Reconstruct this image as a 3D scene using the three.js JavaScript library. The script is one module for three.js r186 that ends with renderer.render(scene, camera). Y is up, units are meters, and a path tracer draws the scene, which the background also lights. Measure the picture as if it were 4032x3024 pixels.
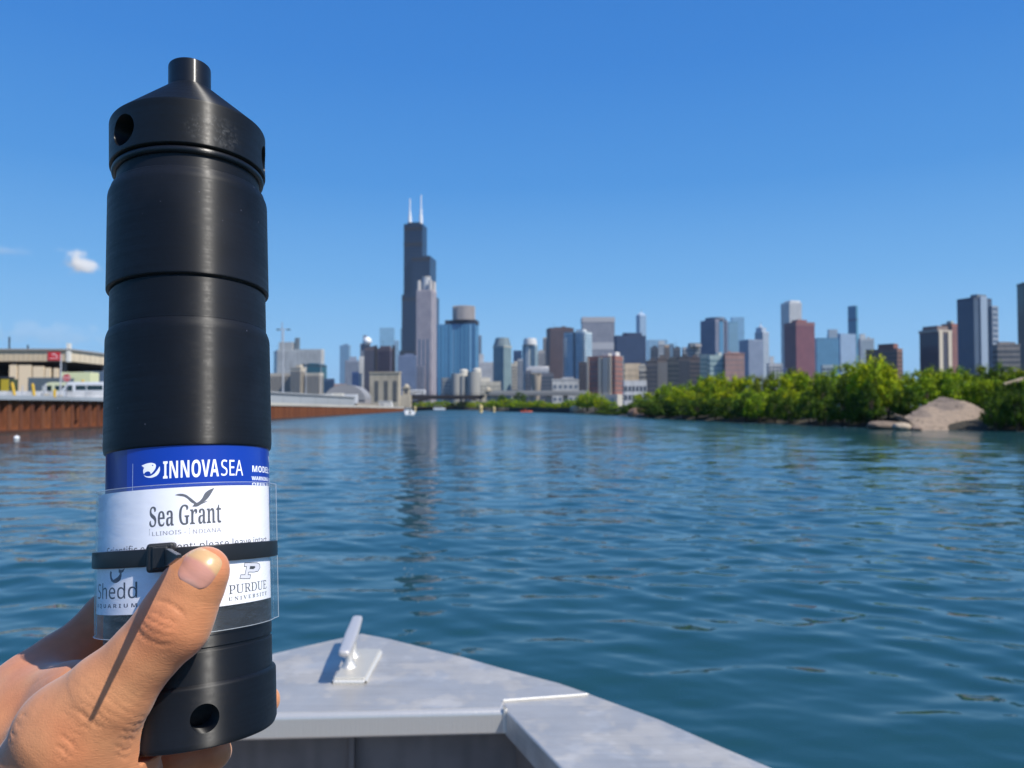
import * as THREE from 'three';
import { mergeGeometries } from 'three/addons/utils/BufferGeometryUtils.js';
import { RoundedBoxGeometry } from 'three/addons/geometries/RoundedBoxGeometry.js';
import { Brush, Evaluator, SUBTRACTION } from 'three-bvh-csg';

// ---------------------------------------------------------------- camera, sky, sun, exposure
const EYE = 2.1, PITCH = Math.atan(48.5 / 1661), FPX = 1661;
const scene = new THREE.Scene();
const camera = new THREE.PerspectiveCamera(2 * Math.atan(829.5 / FPX) * 180 / Math.PI, 4 / 3, 0.03, 9000);
camera.position.set(0, EYE, 0);
camera.rotation.x = PITCH;
camera.focus = 0.345;
camera.userData.fStop = 18;
camera.updateMatrixWorld(true);
const renderer = new THREE.WebGLRenderer();
renderer.toneMapping = THREE.LinearToneMapping;
renderer.toneMappingExposure = 1.07;
renderer.shadowMap.enabled = true;

const SUN = new THREE.Vector3(0.53, 0.77, 0.37).normalize();
const sun = new THREE.DirectionalLight(new THREE.Color(1, 0.945, 0.86), 5);
sun.name = 'sun';
sun.position.copy(SUN).multiplyScalar(600).add(new THREE.Vector3(0, 0, -100));
sun.target.position.set(0, 0, -100);
sun.castShadow = true;
Object.assign(sun.shadow.camera, { left: -500, right: 500, top: 500, bottom: -500, near: 1, far: 2000 });
sun.shadow.mapSize.set(2048, 2048);
sun.shadow.radius = 1;
scene.add(sun, sun.target);
scene.fog = new THREE.FogExp2(new THREE.Color(0.5, 0.69, 0.95), 0.00006);

// ---------------------------------------------------------------- noise
const rng = (seed) => () => { seed |= 0; seed = seed + 0x6D2B79F5 | 0; let t = Math.imul(seed ^ seed >>> 15, 1 | seed); t = t + Math.imul(t ^ t >>> 7, 61 | t) ^ t; return ((t ^ t >>> 14) >>> 0) / 4294967296; };
const rnd = rng(7);
const rr = (a, b) => a + (b - a) * rnd();
const clamp = (x, a = 0, b = 1) => Math.min(b, Math.max(a, x));
const sstep = (a, b, x) => { const t = clamp((x - a) / (b - a)); return t * t * (3 - 2 * t); };
const lerp = (a, b, t) => a + (b - a) * t;
const hash3 = (x, y, z) => { let h = Math.imul(x, 374761393) ^ Math.imul(y, 668265263) ^ Math.imul(z, 2147483647 - 77551); h = Math.imul(h ^ h >>> 13, 1274126177); return ((h ^ h >>> 16) >>> 0) / 4294967296; };
function noise3(x, y, z) {
  const X = Math.floor(x), Y = Math.floor(y), Z = Math.floor(z), f = (t) => t * t * (3 - 2 * t), u = f(x - X), v = f(y - Y), w = f(z - Z);
  const g = (i, j, k) => hash3(X + i, Y + j, Z + k);
  return lerp(lerp(lerp(g(0, 0, 0), g(1, 0, 0), u), lerp(g(0, 1, 0), g(1, 1, 0), u), v), lerp(lerp(g(0, 0, 1), g(1, 0, 1), u), lerp(g(0, 1, 1), g(1, 1, 1), u), v), w);
}
const fbm = (x, y, z, n = 4) => { let s = 0, a = 0.5, t = 0; for (let i = 0; i < n; i++) { s += a * noise3(x, y, z); t += a; a *= 0.5; x = x * 2.03 + 11.3; y = y * 2.03 + 5.1; z = z * 2.03 + 2.7; } return s / t; };
// tileable 2D noise: period p lattice cells
function tnoise(x, y, p, s) {
  const X = Math.floor(x), Y = Math.floor(y), f = (t) => t * t * (3 - 2 * t), u = f(x - X), v = f(y - Y), m = (a) => ((a % p) + p) % p;
  const g = (i, j) => hash3(m(X + i), m(Y + j), s);
  return lerp(lerp(g(0, 0), g(1, 0), u), lerp(g(0, 1), g(1, 1), u), v);
}
const tfbm = (u, v, p, s, n = 5) => { let r = 0, a = 0.5, t = 0; for (let i = 0; i < n; i++) { r += a * tnoise(u * p, v * p, p, s + i); t += a; a *= 0.55; p *= 2; } return r / t; };
function dataTex(n, m, fn, srgb = false, float = false) {
  const d = float ? new Float32Array(n * m * 4) : new Uint8Array(n * m * 4);
  for (let y = 0; y < m; y++) for (let x = 0; x < n; x++) {
    const c = fn(x / n, y / m), o = (y * n + x) * 4, k = float ? 1 : 255;
    for (let i = 0; i < 3; i++) d[o + i] = float ? c[i] : clamp(c[i]) * k;
    d[o + 3] = k;
  }
  const t = new THREE.DataTexture(d, n, m, THREE.RGBAFormat, float ? THREE.FloatType : THREE.UnsignedByteType);
  t.magFilter = t.minFilter = THREE.LinearFilter;
  t.wrapS = t.wrapT = THREE.RepeatWrapping;
  if (srgb) t.colorSpace = THREE.SRGBColorSpace;
  t.needsUpdate = true;
  return t;
}
const rep = (t, x, y = x) => { const c = t.clone(); c.repeat.set(x, y); c.needsUpdate = true; return c; };
const gray = (v) => [v, v, v];

// the sky: clear summer blue that pales towards the horizon, one or two small puffs of cloud low on the left
{
  const stops = [[-90, [0.12, 0.16, 0.2]], [-0.6, [0.26, 0.37, 0.5]], [0, [0.345, 0.61, 0.88]], [4, [0.265, 0.535, 0.85]], [9, [0.165, 0.42, 0.785]], [16, [0.082, 0.295, 0.70]], [24, [0.05, 0.225, 0.635]], [34, [0.035, 0.18, 0.565]], [50, [0.028, 0.145, 0.48]], [90, [0.024, 0.12, 0.42]]];
  const puffs = [[-29.7, 9.35, 1.0, 0.72, 1, 3], [-29.3, 9.1, 0.9, 0.45, 0.9, 9], [-26.6, 6.0, 1.2, 0.5, 0.55, 17], [-33.5, 9.6, 1.6, 0.35, 0.2, 23], [-31, 4.6, 6, 0.8, 0.16, 31], [31, 5.2, 5, 0.5, 0.0, 37]];
  const n = 4096, m = 2048, d = new Float32Array(n * m * 4);
  for (let y = 0; y < m; y++) {
    const el = ((y + 0.5) / m - 0.5) * 180;
    let k = 1; while (k < stops.length - 1 && stops[k][0] < el) k++;
    const t = clamp((el - stops[k - 1][0]) / (stops[k][0] - stops[k - 1][0])), c = [0, 1, 2].map((i) => lerp(stops[k - 1][1][i], stops[k][1][i], t));
    for (let x = 0; x < n; x++) {
      const az = ((x + 0.5) / n - 0.5) * 360, o = (y * n + x) * 4;          // u = atan2(z, x): straight ahead (-z) is -90
      const a = az + 90;
      let r = c[0], g = c[1], b = c[2];
      if (el > 0) {
        const ca = Math.cos(el * Math.PI / 180), dot = Math.cos(az * Math.PI / 180) * ca * SUN.x + Math.sin(el * Math.PI / 180) * SUN.y + Math.sin(az * Math.PI / 180) * ca * SUN.z;
        const glow = Math.pow(Math.max(0, dot), 12) * 0.5 + Math.pow(Math.max(0, dot), 90) * 1.2;
        r += glow * 0.9; g += glow * 0.92; b += glow * 0.8;
        if (a > -45 && a < 45 && el < 16) for (const [pa, pe, sa, se, op, sd] of puffs) {
          const dx = (a - pa) / sa, dy = (el - pe) / se, q = dx * dx + dy * dy;
          if (q > 4) continue;
          const f = fbm(a * 1.5 + sd, el * 1.9, sd, 5), w = sstep(0.36, 0.95, 1.35 - Math.sqrt(q) * 0.72 + (f - 0.5) * 1.3 - 0.25) * op;
          const lit = 0.5 + 0.32 * sstep(-0.8, 0.6, dy + dx * 0.5 + (f - 0.5));
          r = lerp(r, lit * 0.98, w); g = lerp(g, lit, w); b = lerp(b, lit * 1.06, w);
        }
      }
      d[o] = r; d[o + 1] = g; d[o + 2] = b; d[o + 3] = 1;
    }
  }
  const t = new THREE.DataTexture(d, n, m, THREE.RGBAFormat, THREE.FloatType);
  t.mapping = THREE.EquirectangularReflectionMapping;
  t.magFilter = t.minFilter = THREE.LinearFilter;
  t.needsUpdate = true;
  scene.background = t;
  scene.environment = t;
}

// ---------------------------------------------------------------- helpers: measuring, naming, building
const V = (x, y, z) => new THREE.Vector3(x, y, z);
// a sight line through a point of a 2212 x 1659 picture, as a direction
const sight = (u, v) => V((u - 1106) / FPX, -(v - 829.5) / FPX, -1).applyEuler(camera.rotation);
const at = (u, v, D) => { const d = sight(u, v); return d.multiplyScalar(D / -d.z).add(camera.position); };
const onLevel = (u, v, y = 0) => { const d = sight(u, v); return d.multiplyScalar((y - EYE) / d.y).add(camera.position); };
// the same from a 4032 x 3024 picture with a distance along the lens axis, for things held close to the lens
const near = (u, v, Z) => V((u - 2016) / 3028 * Z, -(v - 1512) / 3028 * Z, -Z);
const toWorld = (p) => p.clone().applyMatrix4(camera.matrixWorld);

const taken = {};
const numbered = (n) => { const k = taken[n] = (taken[n] ?? -1) + 1; return k ? n + '_' + String(k).padStart(3, '0') : n; };
function tag(o, label, category, group, kind) { o.userData = { label, category }; if (group) o.userData.group = group; if (kind) o.userData.kind = kind; return o; }
function thing(name, label, category, pos = V(0, 0, 0), turn = 0, group) {
  const o = new THREE.Group(); o.name = numbered(name); o.position.copy(pos); o.rotation.y = turn; scene.add(o);
  return tag(o, label, category, group);
}
function part(name, geo, mat, parent = scene, label) {
  const g = Array.isArray(geo) ? merge(geo) : geo, o = new THREE.Mesh(g, mat);
  o.name = parent === scene ? numbered(name) : name; o.castShadow = o.receiveShadow = true; parent.add(o);
  if (label) o.userData.label = label;
  return o;
}
function stuffPart(...a) { const o = part(...a); o.userData.kind = 'stuff'; return o; }
function structure(name, geo, mat, label) { const o = part(name, geo, mat); o.userData.kind = 'structure'; if (label) o.userData.label = label; return o; }
function merge(list) {
  const L = list.map((g) => { g = g.index ? g.toNonIndexed() : g; for (const k of Object.keys(g.attributes)) if (!['position', 'normal', 'uv'].includes(k)) g.deleteAttribute(k); if (!g.attributes.uv) g.setAttribute('uv', new THREE.BufferAttribute(new Float32Array(g.attributes.position.count * 2), 2)); return g; });
  return mergeGeometries(L);
}
const box = (w, h, d, x = 0, y = 0, z = 0) => new THREE.BoxGeometry(w, h, d).translate(x, y, z);
const rbox = (w, h, d, r, x = 0, y = 0, z = 0, s = 2) => new RoundedBoxGeometry(w, h, d, s, r).translate(x, y, z);
const cyl = (r0, r1, h, x = 0, y = 0, z = 0, n = 20) => new THREE.CylinderGeometry(r0, r1, h, n).translate(x, y, z);
function bar(a, b, r0, r1 = r0, n = 8) { const d = b.clone().sub(a), g = new THREE.CylinderGeometry(r1, r0, d.length(), n); g.applyQuaternion(new THREE.Quaternion().setFromUnitVectors(V(0, 1, 0), d.clone().normalize())); return g.translate((a.x + b.x) / 2, (a.y + b.y) / 2, (a.z + b.z) / 2); }
function beam(a, b, w, h) { const d = b.clone().sub(a), g = new THREE.BoxGeometry(w, h, d.length()); const m = new THREE.Matrix4().lookAt(b, a, V(0, 1, 0)); g.applyMatrix4(m); return g.translate((a.x + b.x) / 2, (a.y + b.y) / 2, (a.z + b.z) / 2); }
function boxUV(g) { // uv in metres from the box's own faces
  const p = g.attributes.position, n = g.attributes.normal, uv = g.attributes.uv;
  for (let i = 0; i < p.count; i++) { const ax = Math.abs(n.getX(i)), ay = Math.abs(n.getY(i)), az = Math.abs(n.getZ(i)); if (ay > ax && ay > az) uv.setXY(i, p.getX(i), p.getZ(i)); else if (ax > az) uv.setXY(i, p.getZ(i), p.getY(i)); else uv.setXY(i, p.getX(i), p.getY(i)); }
  return g;
}
// panes and strips: a five-sided block in each place
class Panes {
  constructor() { this.p = []; this.n = []; }
  quad(a, b, c, d) { const n = b.clone().sub(a).cross(d.clone().sub(a)).normalize(); for (const v of [a, b, c, a, c, d]) { this.p.push(v.x, v.y, v.z); this.n.push(n.x, n.y, n.z); } }
  block(o, ex, ey, ez, w, h, t) { // o: lower left at the wall, ex/ey along it, ez out of it
    const q = (x, y, z) => o.clone().addScaledVector(ex, x).addScaledVector(ey, y).addScaledVector(ez, z);
    this.quad(q(0, 0, t), q(w, 0, t), q(w, h, t), q(0, h, t));
    this.quad(q(0, 0, -0.05), q(0, 0, t), q(0, h, t), q(0, h, -0.05));
    this.quad(q(w, 0, t), q(w, 0, -0.05), q(w, h, -0.05), q(w, h, t));
    this.quad(q(0, h, t), q(w, h, t), q(w, h, -0.05), q(0, h, -0.05));
    this.quad(q(0, 0, -0.05), q(w, 0, -0.05), q(w, 0, t), q(0, 0, t));
  }
  geo() { const g = new THREE.BufferGeometry(); g.setAttribute('position', new THREE.Float32BufferAttribute(this.p, 3)); g.setAttribute('normal', new THREE.Float32BufferAttribute(this.n, 3)); const uv = new Float32Array(this.p.length / 3 * 2); for (let i = 0; i < uv.length / 2; i++) { uv[2 * i] = this.p[3 * i] + this.p[3 * i + 2]; uv[2 * i + 1] = this.p[3 * i + 1]; } g.setAttribute('uv', new THREE.BufferAttribute(uv, 2)); return g; }
}
// a closed surface from a distance field: surface nets on a grid, fine cells only near the surface
function surface(field, lo, hi, cell, normalEps = cell * 0.7) {
  const B = 8, n = [0, 1, 2].map((i) => Math.ceil((hi[i] - lo[i]) / cell / B) * B + 1), [nx, ny, nz] = n, id = (i, j, k) => (k * ny + j) * nx + i;
  const f = new Float32Array(nx * ny * nz).fill(1), act = [];
  for (let k = 0; k < nz - 1; k += B) for (let j = 0; j < ny - 1; j += B) for (let i = 0; i < nx - 1; i += B) {
    const h = B / 2 * cell, d = field(lo[0] + i * cell + h, lo[1] + j * cell + h, lo[2] + k * cell + h);
    if (Math.abs(d) > h * 1.74 + cell * 3) { if (d < 0) for (let c = 0; c <= B; c++) for (let b = 0; b <= B; b++) f.fill(-1, id(i, j + b, k + c), id(i, j + b, k + c) + B + 1); continue; }
    act.push([i, j, k]);
  }
  for (const [i, j, k] of act) for (let c = 0; c <= B; c++) for (let b = 0; b <= B; b++) for (let a = 0; a <= B; a++) f[id(i + a, j + b, k + c)] = field(lo[0] + (i + a) * cell, lo[1] + (j + b) * cell, lo[2] + (k + c) * cell);
  const vert = new Map(), P = [], idx = [];
  const E = [[0, 1], [2, 3], [4, 5], [6, 7], [0, 2], [1, 3], [4, 6], [5, 7], [0, 4], [1, 5], [2, 6], [3, 7]];
  const v8 = new Float64Array(8);
  for (const [I, J, K] of act) for (let k = K; k < K + B; k++) for (let j = J; j < J + B; j++) for (let i = I; i < I + B; i++) {
    let s = 0; for (let c = 0; c < 8; c++) { v8[c] = f[id(i + (c & 1), j + (c >> 1 & 1), k + (c >> 2))]; if (v8[c] < 0) s++; }
    if (s === 0 || s === 8) continue;
    let x = 0, y = 0, z = 0, m = 0;
    for (const [a, b] of E) if ((v8[a] < 0) !== (v8[b] < 0)) { const t = v8[a] / (v8[a] - v8[b]); x += lerp(a & 1, b & 1, t); y += lerp(a >> 1 & 1, b >> 1 & 1, t); z += lerp(a >> 2, b >> 2, t); m++; }
    vert.set(id(i, j, k), P.length / 3); P.push(lo[0] + (i + x / m) * cell, lo[1] + (j + y / m) * cell, lo[2] + (k + z / m) * cell);
  }
  const quad = (a, b, c, d, flip) => { if ([a, b, c, d].some((q) => q === undefined)) return; if (flip) idx.push(a, c, b, a, d, c); else idx.push(a, b, c, a, c, d); };
  for (const key of vert.keys()) {
    const i = key % nx, j = Math.floor(key / nx) % ny, k = Math.floor(key / nx / ny), s = f[key] < 0;
    if (j && k && s !== f[id(i + 1, j, k)] < 0) quad(vert.get(id(i, j - 1, k - 1)), vert.get(id(i, j, k - 1)), vert.get(key), vert.get(id(i, j - 1, k)), !s);
    if (i && k && s !== f[id(i, j + 1, k)] < 0) quad(vert.get(id(i - 1, j, k - 1)), vert.get(id(i - 1, j, k)), vert.get(key), vert.get(id(i, j, k - 1)), !s);
    if (i && j && s !== f[id(i, j, k + 1)] < 0) quad(vert.get(id(i - 1, j - 1, k)), vert.get(id(i, j - 1, k)), vert.get(key), vert.get(id(i - 1, j, k)), !s);
  }
  const N = new Float32Array(P.length), e = normalEps;
  for (let q = 0; q < P.length; q += 3) {
    const [x, y, z] = [P[q], P[q + 1], P[q + 2]], g = [field(x + e, y, z) - field(x - e, y, z), field(x, y + e, z) - field(x, y - e, z), field(x, y, z + e) - field(x, y, z - e)], l = Math.hypot(...g) || 1;
    N[q] = g[0] / l; N[q + 1] = g[1] / l; N[q + 2] = g[2] / l;
  }
  const g = new THREE.BufferGeometry();
  g.setAttribute('position', new THREE.Float32BufferAttribute(P, 3)); g.setAttribute('normal', new THREE.BufferAttribute(N, 3)); g.setIndex(idx);
  return g;
}
const smin = (a, b, k) => { const h = Math.max(k - Math.abs(a - b), 0) / k; return Math.min(a, b) - h * h * k * 0.25; };
function cone(a, b, ra, rb) { // distance to a capsule whose radius runs from ra to rb
  const bx = b.x - a.x, by = b.y - a.y, bz = b.z - a.z, bb = bx * bx + by * by + bz * bz || 1e-12;
  return (x, y, z) => { const px = x - a.x, py = y - a.y, pz = z - a.z, t = clamp((px * bx + py * by + pz * bz) / bb), dx = px - bx * t, dy = py - by * t, dz = pz - bz * t; return Math.sqrt(dx * dx + dy * dy + dz * dz) - ra - (rb - ra) * t; };
}

// ---------------------------------------------------------------- materials
const std = (c, o = {}) => new THREE.MeshStandardMaterial({ color: new THREE.Color().setRGB(...c), roughness: 0.8, metalness: 0, ...o });
const phy = (c, o = {}) => new THREE.MeshPhysicalMaterial({ color: new THREE.Color().setRGB(...c), roughness: 0.5, metalness: 0, ...o });
const grime = dataTex(256, 256, (u, v) => gray(0.82 + 0.24 * tfbm(u, v, 4, 1) + 0.1 * (tnoise(u * 32, v * 4, 32, 9) - 0.5)), true);
const grimeBump = dataTex(256, 256, (u, v) => gray(tfbm(u, v, 8, 21)));
const wallMat = {};
const wall = (c, o = {}) => { const k = c.join() + JSON.stringify(o); return wallMat[k] ??= std(c.map((x) => Math.min(0.8, x * 1.18)), { map: rep(grime, 1 / 40), roughness: 0.85, ...o }); };
const glassM = {};
const pane = (c, r = 0.18, m = 0) => { const k = c.join() + r + m; return glassM[k] ??= std(c, { roughness: r, metalness: m }); };
const darkSteel = std([0.03, 0.032, 0.038], { roughness: 0.5 });
const concrete = std([0.42, 0.39, 0.34], { roughness: 0.9, map: rep(grime, 0.3), bumpMap: rep(grimeBump, 0.6), bumpScale: 0.02 });

// ---------------------------------------------------------------- water
function waterNormals(n, N, seed, kmin, kmax, slope, dirSpread) {
  const r = rng(seed), wv = [];
  for (let i = 0; i < N; i++) {
    const k = kmin * Math.pow(kmax / kmin, r()), th = Math.PI / 2 + (r() - 0.5) * dirSpread + (r() < 0.2 ? (r() - 0.5) * 2 : 0);
    const kx = Math.round(k * Math.cos(th)), ky = Math.round(k * Math.sin(th)), K = Math.hypot(kx, ky) || 1;
    wv.push([kx, ky, slope / Math.sqrt(N / 2), r() * 6.283, K]);
  }
  return dataTex(n, n, (u, v) => {
    let sx = 0, sy = 0;
    for (const [kx, ky, s, p, K] of wv) { const c = Math.cos(6.28318 * (kx * u + ky * v) + p) * s; sx += c * kx / K; sy += c * ky / K; }
    const l = Math.hypot(sx, sy, 1);
    return [0.5 - sx / l / 2, 0.5 - sy / l / 2, 0.5 + 0.5 / l];
  });
}
{
  const r = rng(41), waves = [];
  const add = (N, l0, l1, slope, dir, spread) => { for (let i = 0; i < N; i++) { const L = l0 * Math.pow(l1 / l0, r()), a = dir + (r() + r() - 1) * spread, k = 6.28318 / L; waves.push([k * Math.cos(a), k * Math.sin(a), slope / Math.sqrt(N / 2) / k, r() * 6.28318, L]); } };
  const H = Math.PI / 2;
  add(12, 2.2, 6, 0.014, H + 0.25, 0.8);
  add(30, 0.8, 2.2, 0.038, H - 0.15, 0.9); add(16, 0.45, 1.3, 0.026, H + 0.75, 0.35);
  add(40, 0.3, 0.8, 0.046, H + 0.1, 1.25);
  add(28, 0.1, 0.3, 0.02, H - 0.1, 1.5);
  const rows = [0.9], P = [], N = [], uv = [], uv1 = [], idx = [];
  while (rows[rows.length - 1] < 62) rows.push(rows[rows.length - 1] * 1.0062);
  while (rows[rows.length - 1] < 7000) rows.push(rows[rows.length - 1] * 1.03);
  const az = [];
  for (let a = -Math.PI; a < -0.72; a += 0.12) az.push(a);
  for (let a = -0.72; a <= 0.72; a += 0.0023) az.push(a);
  for (let a = 0.76; a < Math.PI; a += 0.12) az.push(a);
  az.push(Math.PI);
  const nc = az.length;
  rows.forEach((R, i) => {
    const sp = R * 0.0062;
    for (const a of az) {
      const x = R * Math.sin(a), z = -R * Math.cos(a), patch = 0.5 + 1.0 * sstep(0.3, 0.7, fbm(x * 0.16 + 9, 3.3, z * 0.07, 3)), inside = 1 - sstep(0.66, 0.72, Math.abs(a));
      let h = 0, sx = 0, sz = 0;
      if (inside > 0) for (const [kx, kz, A, p, L] of waves) {
        const fade = sstep(2.6, 5, L / sp); if (fade === 0) continue;
        const q = (L < 1 ? patch : 0.8 + 0.2 * patch) * fade * inside, ph = kx * x + kz * z + p, s = Math.sin(ph), c = Math.cos(ph);
        h += A * q * s; sx += A * q * kx * c; sz += A * q * kz * c;
      }
      const l = Math.hypot(sx, sz, 1);
      P.push(x, h, z); N.push(-sx / l, 1 / l, -sz / l); uv.push(x, -z); uv1.push(clamp(Math.log(R / 2) / Math.log(300), 0.002, 0.998), 0.5);
    }
    if (i) for (let j = 0; j < nc - 1; j++) { const q = i * nc + j, o = q - nc; idx.push(o, o + 1, q, q, o + 1, q + 1); }
  });
  const c = P.length / 3; P.push(0, 0, 0); N.push(0, 1, 0); uv.push(0, 0); uv1.push(0, 0.5);
  for (let j = 0; j < nc - 1; j++) idx.push(c, j + 1, j);
  const g = new THREE.BufferGeometry();
  g.setAttribute('position', new THREE.Float32BufferAttribute(P, 3)); g.setAttribute('normal', new THREE.Float32BufferAttribute(N, 3)); g.setAttribute('uv', new THREE.Float32BufferAttribute(uv, 2)); g.setAttribute('uv1', new THREE.Float32BufferAttribute(uv1, 2)); g.setIndex(idx);
  // ripples too small to model at that distance from the boat are roughness
  const rough = dataTex(128, 2, (u) => gray(lerp(0.03, 0.34, sstep(0.38, 0.95, u)))); rough.wrapS = rough.wrapT = THREE.ClampToEdgeWrapping; rough.channel = 1;
  const nm = waterNormals(512, 70, 5, 4, 34, 0.05, 2.2);
  const m = phy([0.012, 0.053, 0.062], { roughness: 1, roughnessMap: rough, ior: 1.4, normalMap: rep(nm, 1 / 3.7, 1 / 3.7), normalScale: new THREE.Vector2(0.3, 0.3) });
  structure('river_water', g, m, 'rippled blue green river water');
}

// ---------------------------------------------------------------- land
const CITY = 2.2;
const bankLine = [[880, 885.6], [930, 885.2], [1000, 885.6], [1045, 886.6], [1060, 888.4], [1170, 890.6], [1250, 893], [1330, 897], [1380, 901], [1450, 905], [1600, 912], [1800, 920], [1950, 928], [2212, 932], [2500, 938], [3200, 950]].map(([u, v]) => onLevel(u, v, 0));
const soil = std([0.05, 0.042, 0.026], { roughness: 1, map: rep(grime, 0.2), bumpMap: rep(grimeBump, 0.4), bumpScale: 0.15 });
const grassM = std([0.075, 0.11, 0.025], { roughness: 1, map: rep(grime, 0.15), bumpMap: rep(grimeBump, 0.8), bumpScale: 0.2 });
const asphalt = std([0.16, 0.16, 0.155], { roughness: 0.95, map: rep(grime, 0.1) });
{ // the right bank and the ground of the city behind it, one sheet that runs to the horizon
  const P = [], uv = [], idx = [], steps = [[-3, -0.9], [0, 0.05], [1.2, 0.5], [3.5, 0.9], [8, 1.5], [20, CITY], [600, CITY], [6500, CITY]];
  bankLine.forEach((p, i) => {
    const a = bankLine[Math.max(0, i - 1)], b = bankLine[Math.min(bankLine.length - 1, i + 1)], n = V(b.x - a.x, 0, b.z - a.z).normalize(), out = V(n.z, 0, -n.x);
    if (i < 3) out.set(-0.2 + 0.1 * i, 0, -1).normalize();
    for (const [o, h] of steps) { const far = clamp(o / 600), d = out.clone().lerp(V(p.x / 900, 0, -0.6), far * 0.7).normalize(); const q = p.clone().addScaledVector(d, o); P.push(q.x, h + (o > 0 && o < 15 ? (fbm(q.x * 0.5, 1, q.z * 0.5) - 0.5) * 0.5 : 0), q.z); uv.push(q.x, q.z); }
    const m = steps.length;
    if (i) for (let k = 0; k < m - 1; k++) { const q = i * m + k, o = q - m; idx.push(o, q, o + 1, q, q + 1, o + 1); }
  });
  const g = new THREE.BufferGeometry(); g.setAttribute('position', new THREE.Float32BufferAttribute(P, 3)); g.setAttribute('uv', new THREE.Float32BufferAttribute(uv, 2)); g.setIndex(idx); g.computeVertexNormals();
  structure('river_bank', g, soil, 'earth bank and ground on the right of the river');
}
// ---------------------------------------------------------------- the quay on the left: sheet piles, cap, yard
const WX = -39.6;
const wallTop = (D) => D < 96 ? 2.62 : D < 100 ? lerp(2.62, 2.35, (D - 96) / 4) : lerp(2.35, 1.3, clamp((D - 100) / 215));
const wallX = (D) => D < 120 ? WX + (D - 60) * 0.018 : lerp(WX + 1.08, -44.6, clamp((D - 120) / 200));
const rustMap = dataTex(256, 256, (u, v) => { const a = tfbm(u, v, 5, 61), b = tnoise(u * 40, v * 3, 40, 63), q = clamp(0.25 + a * 0.9 + (b - 0.5) * 0.35); return [0.5 + 0.4 * q, 0.5 + 0.38 * q, 0.5 + 0.34 * q]; }, true);
const rust = [[0.27, 0.085, 0.032], [0.225, 0.068, 0.028], [0.31, 0.105, 0.04]].map((c) => std(c, { roughness: 0.9, map: rep(rustMap, 0.6), bumpMap: rep(grimeBump, 1), bumpScale: 0.02 }));
const rustDark = std([0.12, 0.045, 0.026], { roughness: 0.9, map: rep(rustMap, 0.5) });
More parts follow.
